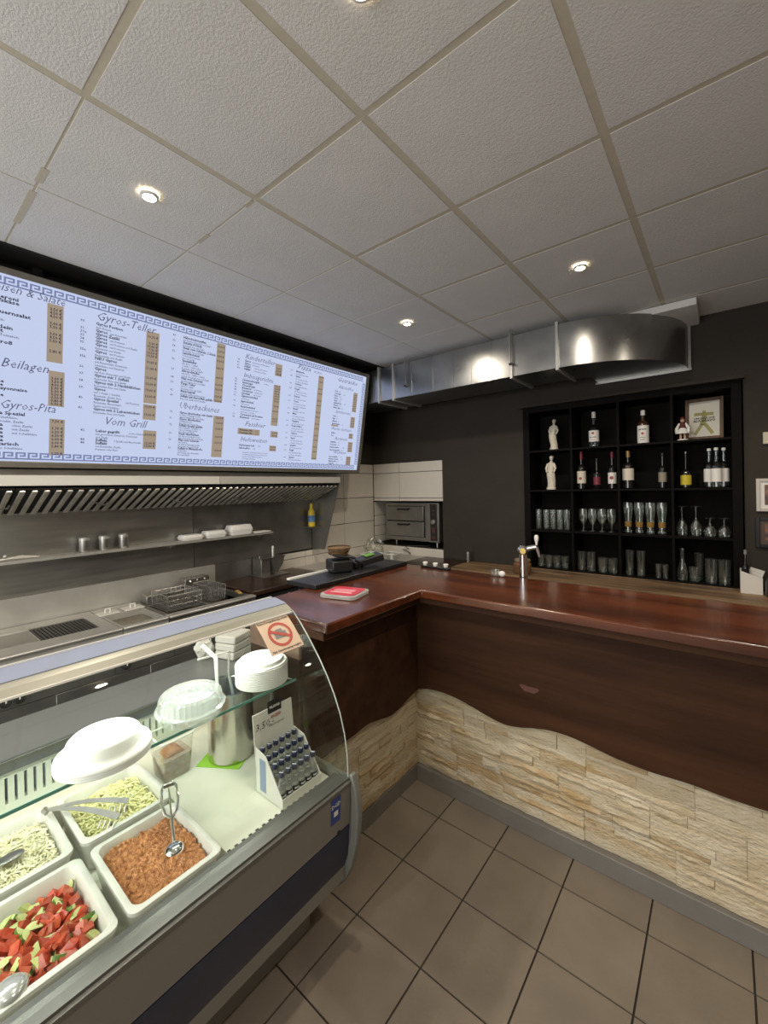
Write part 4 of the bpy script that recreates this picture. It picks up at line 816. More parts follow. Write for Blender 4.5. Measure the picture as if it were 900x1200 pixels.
for a, b_ in ((-.2,.62),(.62,1.10),(1.10,1.88)): B(-2.859,-2.846,a+.002,b_-.002,.15,.356).build('lower_panel', steel_dk, fa, bevel=.002, seg=1)
for y, z in ((.415,.405),(.468,.405),(.96,.405),(1.45,.405),(1.75,.405)):
    k_ = MB().lathe([(.026,0),(.024,.022),(.020,.026)],20); k_.v = [(-2.842+z_,y+x_,z+y_) for x_,y_,z_ in k_.v]; kn = k_.build('knob', black, fa); B(-2.818,-2.812,y-.003,y+.003,z,z+.02).build('pointer', whiteplastic, kn)

# wooden worktop with cabinet and dispenser
t = thing('kitchen_cabinet', 'dark kitchen cabinet with dark wooden worktop beside the fryer', 'cabinet', (-3.2,2.3,0))
B(-3.49,-2.93,1.90,2.74,.595,.635).build('worktop', darkwood, t, bevel=.006); B(-3.48,-2.97,1.92,2.74,0,.595).build('body', black, t)
for a, b_ in ((1.93,2.32),(2.33,2.72)):
    d = B(-2.969,-2.952,a,b_,.05,.575).build('door', blackmatte, t, bevel=.003); MB().tube([(-2.952,b_-.05 if a < 2 else a+.05,.30),(-2.93,b_-.05 if a < 2 else a+.05,.31),(-2.93,b_-.05 if a < 2 else a+.05,.54),(-2.952,b_-.05 if a < 2 else a+.05,.55)], .009, 8).build('handle', steel, d)
t = thing('sauce_dispenser', 'boxy steel dispenser with upright rod on the dark worktop', 'dispenser', (-3.42,2.38,.635))
B(-3.495,-3.27,2.25,2.54,.636,.644).build('base_plate', steel, t); B(-3.49,-3.35,2.27,2.37,.644,.80).build('box', steel, t, bevel=.003)
MB().prism([(2.375,.80),(2.52,.80),(2.50,.73),(2.44,.66),(2.40,.66)],'x',-3.47,-3.33).build('hopper', steel_dk, t); B(-3.49,-3.32,2.26,2.53,.80,.806).build('top_plate', steel_dk, t)
MB().lathe([(.013,0),(.013,.095),(.010,.10)],14,(-3.39,2.43,.806)).build('rod', steel_lt, t); MB().lathe([(.008,0),(.010,.02)],10,(-3.40,2.29,.806)).build('screw', steel, t)
for i, (x, y, s_) in enumerate(((-3.0,3.42,1),(-2.86,3.60,.9))):
    t = thing('plastic_tub', ('clear plastic tub nearer the printer on the white prep counter','clear plastic tub close to the oven ledge on the prep counter')[i], 'tub', (x,y,.625), 'tubs on the prep counter')
    p = rrect(.10*s_,.09*s_,.03,4); n = len(p); vs = [(x+a*.85,y+c*.85,.626) for a,c in p]+[(x+a,y+c,.626+.10*s_) for a,c in p]; MB().add(vs,[tuple(range(n))[::-1]]+[(k,(k+1)%n,n+(k+1)%n,n+k) for k in range(n)]).build('tub_wall', plasticclear, t)
    MB().tube([(x+a,y+c,.626+.10*s_) for a,c in p+[p[0]]], .005, 6).build('rim', whiteplastic, t)
t = thing('plastic_bag', 'crumpled clear plastic bag against the tiled kitchen wall', 'bag', (-3.2,3.72,.625))
bb = MB().ball((-3.2,3.70,.735),.12,18,12,(1,.8,.9)); rr = random.Random(3); bb.v = [(x+rr.uniform(-.02,.02),y+rr.uniform(-.02,.02),max(.627,z+rr.uniform(-.03,.03))) for x,y,z in bb.v]; bb.build('film', glass('bag_film',(.90,.90,.87),.12,.4,.3,1.5), t, smooth=0)

# ============================================================ DISPLAY CASE
YC0, YC1 = -.5, .903
dc = thing('display_case', 'refrigerated food display case with curved glass front and navy band', 'display case', (-1.45,.2,0))
B(-1.90,-1.08,YC0,.885,.0,.17).build('plinth', greypanel, dc, bevel=.004)
MB().prism([(-.985,.185),(-.945,.24),(-.915,.32),(-.905,.418),(-.93,.418),(-1.0,.19)],'y',YC0,YC1).build('navy_band', bluepanel, dc, smooth=50)
MB().prism([(-.905,.42),(-.897,.545),(-.93,.545),(-.93,.42)],'y',YC0,YC1).build('front_panel', greypanel, dc, bevel=.002, seg=1)
MB().prism([(-.985,.17),(-.93,.24),(-.93,.455),(-1.90,.455),(-1.90,.17)],'y',YC0,YC1-.003).build('body', greypanel, dc)
rl = MB().prism([(-.893,.546),(-.893,.556),(-.900,.558),(-.900,.565),(-.925,.565),(-.927,.558),(-.945,.560),(-.947,.551),(-.968,.551),(-.968,.5465)],'y',YC0,YC1).build('front_rail', alu, dc)
dk = MB().box(-1.645,-.968,.55,YC1-.004,.456,.532).box(-1.645,-.968,YC0,.09,.456,.532).box(-.976,-.968,.09,.55,.456,.532).box(-1.645,-1.540,.09,.55,.456,.532).box(-1.54,-.976,.09,.55,.456,.462).build('deck', casewhite, dc)
B(-.968,-.930,YC0,YC1-.004,.456,.546).build('front_liner', alu, dc)
hole = B(-.003,.003,-.0045,.0045,-.0004,.0006).mesh('rail_hole', smooth=0); hole.materials.append(black)
for k in range(15): piece('rail_hole', hole, dk, (-.990, .556+k*.0205, .5325))
# rear wall with vertical slots: real slats with gaps over a dark recess
rw = B(-1.655,-1.648,YC0,YC1-.004,.53,.655).build('rear_recess', blackmatte, dc)
B(-1.648,-1.622,YC0,YC1-.004,.53,.556).build('lower_strip', casewhite, rw); B(-1.648,-1.622,YC0,YC1-.004,.632,.657).build('upper_strip', casewhite, rw)
slat = B(-.013,.013,-.0072,.0072,0,.076).mesh('grille_slat', smooth=0); slat.materials.append(casewhite)
k = 0
while .03+k*.0215 < .87: piece('grille_slat', slat, rw, (-1.635, .03+k*.0215, .556)); k += 1
st = B(-1.915,-1.605,YC0,1.36,.657,.675).build('service_top', mat('grey_service_top',(.22,.225,.225),.33,.15,var=.08,vs=4), dc, bevel=.003)
B(-1.90,-1.66,YC0,1.34,.0,.657).build('service_base', greypanel, dc)
B(-1.612,-1.600,YC0,YC1-.004,.655,.690).build('service_edge', alu, dc, bevel=.002)
# curved glass, end glass
curve = [(-.906,.560),(-.908,.63),(-.917,.69),(-.935,.75),(-.958,.80),(-.988,.85),(-1.025,.90),(-1.068,.95),(-1.112,.995),(-1.150,1.028)]
c2 = [(-.906,.558)]
sm = []
for i in range(len(curve)-1):
    for q in range(3): sm.append((curve[i][0]+(curve[i+1][0]-curve[i][0])*q/3, curve[i][1]+(curve[i+1][1]-curve[i][1])*q/3))
sm.append(curve[-1])
nrm = [(-.0055,-.001)]*len(sm)
MB().prism(sm+[(a-.004,b-.002) for a,b in sm[::-1]],'y',YC0,YC1-.006).build('curved_glass', paneglass, dc, smooth=60)
eg = MB().prism(sm+[(-1.20,1.050),(-1.26,1.056),(-1.34,1.02),(-1.40,.93),(-1.46,.80),(-1.60,.69),(-1.61,.56)],'y',YC1-.005,YC1).build('end_glass', paneglass, dc, smooth=0)
MB().tube([(a+.001,YC1-.002,b) for a,b in sm]+[(-1.20,YC1-.002,1.052),(-1.26,YC1-.002,1.058)], .0022, 6).build('glass_edge', mat('bright_glass_edge',(.40,.46,.43),.2), eg)
MB().prism([(-.985,.17),(-.945,.21),(-.905,.28),(-.880,.37),(-.870,.46),(-.878,.53),(-.892,.572),(-.905,.572),(-.898,.50),(-.905,.38),(-.94,.26),(-1.0,.172)],'y',YC1-.001,YC1+.022).build('end_bumper', mat('grey_green_bumper',(.17,.18,.165),.45), dc, bevel=.004)
MB().prism([(-.90,.50),(-.90,.56),(-1.90,.56),(-1.90,.17),(-1.0,.17),(-.94,.26),(-.905,.38)],'y',YC1,YC1+.012).build('end_panel', greypanel, dc)
# top canopy
tp = MB().prism([(-1.147,1.030),(-1.158,1.047),(-1.175,1.054),(-1.235,1.064),(-1.262,1.060),(-1.262,1.048),(-1.18,1.038),(-1.16,1.030)],'y',YC0,YC1-.012).build('top_canopy', mat('canopy_metal',(.40,.40,.34),.35,.2), dc, smooth=25)
MB().prism([(-1.148,1.026),(-1.143,1.028),(-1.143,1.0325),(-1.148,1.0325)],'y',YC0,YC1-.012).build('front_trim', whiteplastic, tp)
MB().prism([(-1.1755,1.0546),(-1.235,1.0646),(-1.262,1.0606),(-1.262,1.063),(-1.235,1.0668),(-1.1755,1.0565)],'y',YC0,YC1-.012).build('blue_reflection', mat('pale_blue_reflection',(.30,.34,.44),.18), tp)  # glass reflection along the canopy top, put in as a blue strip
MB().prism([(-1.262,1.0625),(-1.262,1.066),(-1.256,1.0665),(-1.256,1.0635)],'y',YC0,YC1-.012).build('rear_trim', whiteplastic, tp)
MB().tube([(-1.215,YC0+.02,1.030),(-1.215,YC1-.03,1.030)], .009, 10).build('light_tube', tubeglow, dc)
cl = area_light('case_lamp', (0,0,0), (0,0,0), .03, 1.34, CASE_W, (1,1,.90)); cl.parent = dc; cl.location = Vector((-1.215,.19,1.018))-OFF[dc.name]
for y in (YC0+.05,): MB().tube([(-1.25,y,.67),(-1.25,y,1.05)], .010, 8).build('post', alu, dc)
MB().tube([(-1.25,YC1-.025,.68),(-1.25,YC1-.025,1.05)], .007, 8).build('post', alu, dc)
gs = B(-1.36,-1.132,YC0,YC1-.012,.802,.810).build('glass_shelf', shelfglass, dc); B(-1.132,-1.1305,YC0,YC1-.012,.802,.810).build('front_edge', glassedge, gs)
MB().prism([(-1.36,.802),(-1.15,.802),(-1.36,.76)],'y',YC1-.018,YC1-.013).build('shelf_bracket', whiteplastic, dc)
# no-photo sign on the end glass

def SG(p, d=.0016):              # sheet (u across, v up, metres) bent onto the curved glass
    L_ = []; acc = 0; pr_ = sm[::-1]
    v = .122-p.y
    for a, b in zip(pr_, pr_[1:]):
        l = math.hypot(b[0]-a[0], b[1]-a[1])
        if acc+l >= v or b is pr_[-1]:
            f = (v-acc)/l; tx, tz = (b[0]-a[0])/l, (b[1]-a[1])/l
            return Vector((a[0]+tx*f*l - tz*d, .749+p.x, a[1]+tz*f*l + tx*d))
        acc += l
sgn = thing('no_photo_sign', 'cream paper sign with crossed red circle stuck on the curved case glass', 'sign', (-1.1,.81,.94))
def sg_patch(u0,u1,v0,v1,n,d):
    vs = [SG(Vector((u, v0+(v1-v0)*j/n, 0)), d) for j in range(n+1) for u in (u0,u1)]
    return MB().add(vs, [(2*j,2*j+1,2*j+3,2*j+2) for j in range(n)])
sg_patch(0,.122,0,.120,10,.0016).build('paper', mat('cream_sign_paper',(.72,.56,.42),.6), sgn)
def sg_poly(poly, d): return [SG(Vector((u,v,0)), d) for u,v in poly]
ring = MB(); n = 40; ro, ri = .042, .033
ring.add([SG(Vector((.062+r*math.cos(2*PI*i/n), .060+r*math.sin(2*PI*i/n),0)),.0026) for r in (ro,ri) for i in range(n)], [(i,(i+1)%n,n+(i+1)%n,n+i) for i in range(n)])
ring.build('red_circle', mat('sign_red',(.50,.09,.07),.5), sgn)
br = MB(); m_ = 8
br.add([SG(Vector((.062+(-.036+.072*i/m_)*math.cos(-.5)-w*math.sin(-.5), .060+(-.036+.072*i/m_)*math.sin(-.5)+w*math.cos(-.5),0)),.0030) for i in range(m_+1) for w in (-.005,.005)], [(2*i,2*i+1,2*i+3,2*i+2) for i in range(m_)])
br.build('red_bar', mat('sign_red_bar',(.50,.09,.07),.5), sgn)
cm = MB(); 
for (u0,u1,v0,v1) in ((.040,.084,.046,.068),(.050,.074,.068,.078)):
    k_ = 6; cm.add([SG(Vector((u, v0+(v1-v0)*j/k_,0)),.0021) for j in range(k_+1) for u in (u0,u1)], [(2*j,2*j+1,2*j+3,2*j+2) for j in range(k_)])
cm.build('grey_camera', mat('sign_grey',(.24,.24,.25),.5), sgn)
text_part('sign','sign_lettering', M_PRINT, sgn)
text('sign','Keine Fotografierung erlaubt',.0098,lambda p: SG(Vector((p.x+.061,p.y+.108,0)),.0024),0,.02,'CENTER')
text('sign','Nur Genehmigung möglich',.0098,lambda p: SG(Vector((p.x+.061,p.y+.006,0)),.0024),0,.02,'CENTER')
stk = thing('certificate_sticker', 'small blue and white sticker at the end of the case front panel', 'sticker', (-.9,.84,.465))
def fp(y, z, d=.0012): return (-.905+.008*(z-.42)/.125+d, y, z)
MB().add([fp(.822,.463),fp(.860,.463),fp(.860,.540),fp(.822,.540)],[(0,1,2,3)]).build('blue_square', mat('sticker_blue',(.03,.06,.24),.4), stk)
text_part('stk','sticker_lettering', whiteplastic, stk)
text('stk','DGD',.0165,frame(fp(.841,.512,.0019),(0,1,0),(.064,0,1)),0,.012,'CENTER'); text('stk','\u2261',.03,frame(fp(.841,.482,.0019),(0,1,0),(.064,0,1)),0,.04,'CENTER')
lk = MB().lathe([(.006,0),(.006,.004)],14); lk.v = [(-.905+z,.855+x,.425+y) for x,y,z in lk.v]; lk.build('panel_lock', black, dc)

# ---------------- pans and food
def pan_thing(x0,x1,y0,y1,label):
    t = thing('food_pan', label, 'food pan', ((x0+x1)/2,(y0+y1)/2,.464), 'white food pans in the display case')
    cx_, cy_ = (x0+x1)/2, (y0+y1)/2; a, b = (x1-x0)/2-.002, (y1-y0)/2-.002; n = 6
    rings = [(rrect(a*.84,b*.84,.02,n),.464),(rrect(a*.985,b*.985,.022,n),.545),(rrect(a,b,.020,n),.546),(rrect(a,b,.020,n),.554),(rrect(a-.004,b-.004,.018,n),.556),(rrect(a-.013,b-.013,.022,n),.555),(rrect(a-.016,b-.016,.024,n),.548),(rrect(a*.80,b*.80,.024,n),.470)]
    m = MB(); L_ = len(rings[0][0]); vs = []; fs = []
    for p, z in rings: vs += [(cx_+u, cy_+v, z) for u, v in p]
    for j in range(len(rings)-1): fs += [(j*L_+i, j*L_+(i+1)%L_, (j+1)*L_+(i+1)%L_, (j+1)*L_+i) for i in range(L_)]
    fs += [tuple(range(L_))[::-1], tuple(range((len(rings)-1)*L_, len(rings)*L_))]
    m.add(vs, fs).build('pan_shell', panwhite, t, smooth=40)
P_OR = (-1.252,-.980,.326,.540); P_TO = (-1.252,-.980,.098,.312); P_CR = (-1.532,-1.274,.322,.546); P_CL = (-1.532,-1.274,.096,.310)
pan_thing(*P_OR,'white pan filled with orange bulgur salad'); pan_thing(*P_TO,'white pan filled with tomato and cucumber chunks')
pan_thing(*P_CR,'white pan of yellow-green cabbage under the foam plates'); pan_thing(*P_CL,'white pan of pale shredded cabbage beside the tomato pan')
def cabbage(P, cols, label, seed, zt):
    r = random.Random(seed); x0,x1,y0,y1 = P[0]+.030,P[1]-.030,P[2]+.028,P[3]-.028; m = MB()
    for k in range(2800):
        x, y = r.uniform(x0,x1), r.uniform(y0,y1); a = r.uniform(0,2*PI); l = r.uniform(.016,.040); w = r.uniform(.0009,.0020)
        u = (x-(x0+x1)/2)/(x1-x0)*2; v = (y-(y0+y1)/2)/(y1-y0)*2
        z = zt-.018*(u*u+v*v)*.5+r.uniform(-.02,.006); c = r.uniform(-.9,.9); vs = []
        for i in range(4):
            s_ = (i/3-.5)*l; aa = a+c*(i/3-.5); px, py = x+s_*math.cos(aa), y+s_*math.sin(aa); pz = z-.25*abs(s_)+r.uniform(-.002,.002)
            px = min(max(px,x0-.006),x1+.006); py = min(max(py,y0-.006),y1+.006)
            vs += [(px-w*math.sin(aa),py+w*math.cos(aa),pz),(px+w*math.sin(aa),py-w*math.cos(aa),pz+.0012)]
        m.add(vs, [(2*i,2*i+1,2*i+3,2*i+2) for i in range(3)])
    m.box(x0,x1,y0,y1,.474,zt-.022)
    o = m.build('shredded_cabbage', cols, None, (P[0],P[2],.47), smooth=0); o['kind'] = 'stuff'; tag(o, label, 'cabbage')
cabbage(P_CR, mat('yellow_cabbage',(.92,.90,.55),.45,var=.3,vs=60,col2=(.84,.83,.36)), 'yellow-green cabbage strips in the pan under the tongs', 1, .543)
cabbage(P_CL, mat('pale_cabbage',(.92,.89,.68),.45,var=.3,vs=70,col2=(.84,.80,.50)), 'pale cream shredded cabbage heaped in a pan', 2, .548)
def bulgur():
    r = random.Random(4); x0,x1,y0,y1 = P_OR[0]+.026,P_OR[1]-.026,P_OR[2]+.024,P_OR[3]-.024; m = MB(); nx, ny = 44, 36; vs = []
    from mathutils import noise
    def hz(x,y): return .534-.010*max(0,(x+1.06)/.08)+.010*noise.noise(Vector((x*24,y*24,0)))+.007*noise.noise(Vector((x*90,y*90,3)))
    for j in range(ny+1):
        for i in range(nx+1): x = x0+(x1-x0)*i/nx; y = y0+(y1-y0)*j/ny; vs.append((x,y,hz(x,y)-.001))
    m.add(vs, [(j*(nx+1)+i,j*(nx+1)+i+1,(j+1)*(nx+1)+i+1,(j+1)*(nx+1)+i) for j in range(ny) for i in range(nx)])
    for k in range(6000):
        x, y = r.uniform(x0,x1), r.uniform(y0,y1); z = hz(x,y)+r.uniform(-.001,.002); q = r.uniform(.0018,.0042); a = r.uniform(0,PI); dx, dy = q*1.7*math.cos(a), q*1.7*math.sin(a)
        m.add([(x+dx,y+dy,z),(x-dx,y-dy,z),(x-dy*.6,y+dx*.6,z),(x+dy*.6,y-dx*.6,z),(x,y,z+q),(x,y,z-q)], [(0,2,4),(2,1,4),(1,3,4),(3,0,4),(2,0,5),(1,2,5),(3,1,5),(0,3,5)])
    o = m.build('bulgur_salad', mat('orange_bulgur',(.74,.37,.16),.42,var=.6,vs=110,col2=(.33,.11,.035)), None, (P_OR[0],P_OR[2],.47), smooth=0); o['kind'] = 'stuff'; tag(o,'orange-brown bulgur salad with scoop in a white pan','bulgur')
bulgur()
# tomato and cucumber chunks, one by one
tomred = mat('tomato_red',(.42,.032,.014),.22,rnd=.25,spec=.6,var=.35,vs=70,col2=(.55,.12,.06)); cucin = mat('cucumber_flesh',(.52,.56,.20),.3,rnd=.15,var=.3,vs=60,col2=(.62,.66,.34)); cucsk = mat('cucumber_skin',(.10,.20,.03),.3)
rr = random.Random(21); tmesh = []; cmesh = []
for k in range(6):
    b = MB().box(-1,1,-1,1,-1,1); sx_, sy_, sz_ = rr.uniform(.010,.0155), rr.uniform(.008,.012), rr.uniform(.005,.009)
    b.v = [(x*sx_*rr.uniform(.7,1.1), y*sy_*rr.uniform(.7,1.1), z*sz_*rr.uniform(.7,1.1)) for x,y,z in b.v]; me = b.mesh('tomato_piece', smooth=0); me.materials.append(tomred); tmesh.append(me)
for k in range(4):
    r_ = rr.uniform(.011,.014); n = 8; poly = [(r_*math.cos(PI*i/n)*1.2, r_*math.sin(PI*i/n)) for i in range(n+1)]; b = MB().prism(poly,'z',-.004,.004)
    me = b.mesh('cucumber_piece', smooth=0); me.materials.append(cucin); me.materials.append(cucsk)
    for p in me.polygons:
        if abs(p.normal.z) < .5 and p.center.y > .003: p.material_index = 1
    cmesh.append(me)
x0,x1,y0_,y1_ = P_TO[0]+.030,P_TO[1]-.029,P_TO[2]+.029,P_TO[3]-.029
nx, ny = 12, 9
for layer in range(3):
    for i in range(nx):
        for j in range(ny):
            if layer == 0 and (i+j) % 3: continue
            cu = rr.random() < .26 and layer > 0
            o = bpy.data.objects.new('cucumber_chunk' if cu else 'tomato_chunk', rr.choice(cmesh if cu else tmesh)); COL.objects.link(o)
            x = x0+(x1-x0)*(i+.5)/nx+rr.uniform(-.008,.008); y = y0_+(y1_-y0_)*(j+.5)/ny+rr.uniform(-.008,.008)
            o.location = (x, y, .494+layer*.0155+rr.uniform(-.003,.004)-.02*max(0,(x+1.06)/.08)); o.rotation_euler = (rr.uniform(-.8,.8),rr.uniform(-.8,.8),rr.uniform(0,6.3))
            if cu: tag(o,'green cucumber chunk among the tomatoes in the white pan','cucumber','cucumber chunks in the salad pan')
            else: tag(o,'glossy red tomato chunk in the white salad pan','tomato','tomato chunks in the salad pan')

# utensils in the pans
t = thing('serving_scoop', 'chrome spring-handled scoop standing in the bulgur salad', 'scoop', (-1.09,.47,.53))
bo = Vector((-1.095,.468,.540)); tp_ = Vector((-1.225,.512,.640))
d_ = (tp_-bo).normalized(); sd = d_.cross(Vector((0,0,1))).normalized()
MB().ball(bo,.024,20,12,(1,1,.65)).build('bowl', chrome, t)
MB().tube([bo+d_*.015,bo+d_*.055,bo+d_*.075],.0042,8).build('stem', chrome, t)
for q in (-1,1): MB().tube([bo+d_*.072, bo+d_*.085+sd*q*.014, bo+d_*.115+sd*q*.020, bo+d_*.150+sd*q*.017, bo+d_*.163+sd*q*.006],.0038,8).build('handle_loop', chrome, t)
MB().tube([bo+d_*.075,bo+d_*.150],.0028,8).build('thumb_rod', chrome, t); MB().tube([bo+d_*.156-sd*.012,bo+d_*.156+sd*.012],.006,8).build('thumb_grip', steel_dk, t)
def tongs(name, label, A, Bp, Cp, zt, width=.017):
    t = thing(name, label, 'tongs', A)
    for E_ in (Bp, Cp):
        a, e = Vector(A), Vector(E_); dd = (e-a).normalized(); n_ = dd.cross(Vector((0,0,1))).normalized()*width/2; m = MB(); vs = []
        for i in range(7):
            f = i/6; p = a.lerp(e,f)+Vector((0,0,.012*math.sin(PI*f))); w = n_*(.55+.7*f)
            vs += [p-w+Vector((0,0,.004)), p+w+Vector((0,0,.004)), p+w*.6, p-w*.6]
        fs = []
        for i in range(6): fs += [(4*i+k,4*i+(k+1)%4,4*i+4+(k+1)%4,4*i+4+k) for k in range(4)]
        m.add(vs, fs+[(3,2,1,0),(24,25,26,27)]); arm = m.build('arm', steel_lt, t)
        for k in range(4):
            q = e-dd*.006*k*2.2; MB().tube([q+n_*1.3, q+n_*2.6+Vector((0,0,-.012))],.0024,6).build('tooth', steel_lt, arm)
    return t
tongs('salad_tongs','steel serving tongs lying across the two cabbage pans',(-1.470,.295,.572),(-1.335,.447,.566),(-1.290,.408,.566),.57)
MB().tube([(-1.478,.292,.575),(-1.468,.285,.578),(-1.455,.290,.575)],.006,8).build('spring_bend', steel, bpy.data.objects['salad_tongs'])
t = thing('serving_spoon','steel slotted serving spoon resting in the pale cabbage','spoon',(-1.36,.20,.565))
MB().ball((-1.365,.200,.566),.022,16,10,(.8,1.25,.25)).build('bowl', steel_dk, t); MB().tube([(-1.362,.178,.570),(-1.35,.13,.578),(-1.34,.02,.590)],.005,8).build('handle', steel, t)
t = thing('salad_ladle','clear plastic serving spoon lying in the tomato salad','spoon',(-1.005,.15,.55))
MB().ball((-1.012,.142,.556),.028,16,10,(1,1,.55)).build('bowl', mat('silvery_plastic',(.62,.62,.62),.2,.5), t); MB().tube([(-1.012,.118,.562),(-1.0,.06,.575),(-.99,-.02,.585)],.006,8).build('handle', steel_lt, t)

# foam plates, dome, plate stack on the glass shelf
def plate_prof(r, h): return [(r*.30,h*1.04),(r*.58,h),(r*.68,h*.93),(r*.74,h*.80),(r*.80,h*.42),(r*.84,h*.28),(r*.90,h*.22),(r*.975,h*.12),(r,0),(r*.995,-.003),(r*.88,h*.22-.005),(r*.82,h*.28-.005),(r*.78,h*.42-.005),(r*.72,h*.80-.005),(r*.66,h*.92-.005),(r*.30,h-.005)]
for k in range(3):
    t = MB().lathe(plate_prof(.099,.044), 48, (-1.178,.348,.815+k*.0055), 1.0, 1.02).build('foam_plate', foam, None, (-1.178,.348,.811))
    tag(t, 'large upturned white foam plate nested above the cabbage pan', 'plate', 'upturned foam plates on the glass shelf')
for k in range(12):
    z = .8115+k*.0052
    o = MB().lathe([(.055,.0),(.083,.001),(.084,.004),(.082,.0050),(.055,.0045)], 40, (-1.207,.810,z)).build('foam_plate', foam, None, (-1.207,.810,z)); tag(o,'small round white foam plate in the tall stack beside the ladles','plate','stack of small foam plates')
o = MB().lathe([(.0,.018),(.062,.017),(.069,.014),(.072,.004),(.080,.0035),(.082,.0)], 40, (-1.207,.810,.8745), cap=False).build('stepped_foam_lid', foam, None, (-1.207,.810,.8745)); tag(o,'stepped round foam lid on top of the small plate stack','bowl')  # stepped foam lid capping the plate stack
t = thing('dome_container','ridged clear plastic dome container on the glass shelf','container',(-1.185,.562,.811))
MB().lathe([(.070,0),(.083,.006),(.088,.022),(.090,.026)], 56, (-1.185,.562,.811)).build('base', hazyplastic, t)
MB().lathe([(.092,.0265),(.092,.031),(.085,.034),(.080,.062),(.072,.070),(.060,.073),(.055,.070),(.002,.071)], 72, (-1.185,.562,.811), cap=False, flute=[0,0,.0,.018,.015,0,0,0]).build('ridged_lid', hazyplastic, t, smooth=20)
for k in range(6): MB().tube([(-1.185+.045*math.cos(PI*(.15+.7*i/8))*(1 if k % 2 else 1)+0*k, .562-.045+.018*k+.006*math.sin(i*.9+k), .8825) for i in range(9)], .0022, 4).build('lid_rib', hazyplastic, t)
# steel pot, ladles, green mat, clear box
o = thing('green_mat','bright green paper sheet under the steel pot','mat',(-1.34,.75,.5325)); MB().tbox((0,0,0),(.15,.11,.0015),Matrix.Translation((-1.342,.750,.5335)) @ Matrix.Rotation(.55,4,'Z')).build('sheet', mat('lime_green',(.32,.62,.05),.5), o)
t = thing('steel_pot','tall round steel pot holding two ladles under the glass shelf','pot',(-1.350,.765,.5345))
MB().lathe([(.070,.0),(.074,.004),(.075,.20),(.078,.232),(.076,.232),(.072,.20),(.070,.008)],36,(-1.345,.775,.5348)).build('wall', mat('pot_steel',(.66,.64,.58),.20,1,var=.15,vs=8), t)
MB().tube([(-1.345+.078*math.cos(2*PI*i/24),.775+.078*math.sin(2*PI*i/24),.768) for i in range(25)],.0035,6).build('rim', mat('pot_steel',(.66,.64,.58),.20,1,var=.15,vs=8), t)
for i,(p, nm) in enumerate((([(-1.375,.745,.60),(-1.395,.755,.78),(-1.40,.755,.86),(-1.435,.725,.905)],'white-handled ladle leaning out of the steel pot'),([(-1.335,.805,.58),(-1.388,.795,.80),(-1.39,.80,.87),(-1.405,.76,.868),(-1.44,.71,.858)],'bent-handled steel ladle hooked over the steel pot'))):
    t = thing('soup_ladle', nm, 'ladle', p[0]); MB().tube(p, [.006,.006,.0075,.008] if i == 0 else .005, 10).build('handle', whiteplastic if i == 0 else steel_lt, t); MB().ball(p[0],.025,14,8,(1,1,.6)).build('bowl', steel_lt, t)
t = thing('sauce_tub','clear square plastic tub of brown meat beside the steel pot','tub',(-1.415,.605,.533))
def taper(x,y,z0,z1,a0_,a1_,m): p0 = rrect(a0_,a0_,.010,3); p1 = rrect(a1_,a1_,.012,3); n = len(p0); return m.add([(x+u,y+v,z0) for u,v in p0]+[(x+u,y+v,z1) for u,v in p1],[tuple(range(n))[::-1],tuple(range(n,2*n))]+[(i,(i+1)%n,n+(i+1)%n,n+i) for i in range(n)])
taper(-1.415,.605,.5335,.60,.040,.047,MB()).build('content', mat('brown_meat',(.33,.20,.13),.5,var=.5,vs=70,col2=(.42,.36,.30)), t)
tw = taper(-1.415,.605,.533,.662,.042,.052,MB()); tw.f = [f for f in tw.f if len(f) == 4]; tw.build('tub_wall', plasticclear, t); MB().tube([(-1.415+u,.605+v,.662) for u,v in rrect(.053,.053,.012,3)+[(.053,.041)]],.003,6).build('rim', whiteplastic, t)
taper(-1.415,.605,.601,.622,.030,.012,MB()).build('topping', mat('orange_topping',(.45,.17,.06),.5,var=.5,vs=90), t)

# miniature bottle display box
bx = thing('bottle_display_box','white card display box of miniature bottles with handwritten price','display box',(-1.04,.796,.5325))
card = mat('white_card',(.74,.72,.66),.55); X0_, X1_, Y0_, Y1_ = -1.118,-.990,.722,.868
B(X0_,X1_,Y0_,Y1_,.533,.537).build('base', card, bx)
for q_ in range(3): B(X0_+.002,X0_+.031+q_*.0300,Y0_+.002,Y1_-.002,.537+(2-q_)*.013,.5369+(3-q_)*.013).build('step', card, bx)
B(X1_-.002,X1_,Y0_,Y1_,.537,.560).build('front_lip', card, bx)
for y in (Y0_,Y1_-.002):
    sd_ = MB().prism([(X0_,.537),(X1_-.002,.537),(X1_-.002,.56),(X0_+.05,.655),(X0_,.665)],'y',y,y+.002).build('side_panel', card, bx)
    if y == Y0_: MB().prism([(X0_+.02,.545),(X0_+.05,.545),(X0_+.05,.64),(X0_+.02,.64)],'y',y-.0006,y-.0002).build('blue_print', mat('blue_grey_print',(.25,.32,.45),.5), sd_)
hcard = MB().add([(X0_+.002,Y0_,.600),(X0_+.002,Y1_,.600),(X0_-.012,Y1_,.755),(X0_-.012,Y0_,.755),(X0_-.001,Y0_,.600),(X0_-.001,Y1_,.600),(X0_-.015,Y1_,.755),(X0_-.015,Y0_,.755)],[(0,1,2,3),(7,6,5,4),(0,4,5,1),(1,5,6,2),(2,6,7,3),(3,7,4,0)]).build('header_card', card, bx)
def hc(y, z, d=.0008): return (X0_+.002-.014*(z-.60)/.155+d, y, z)
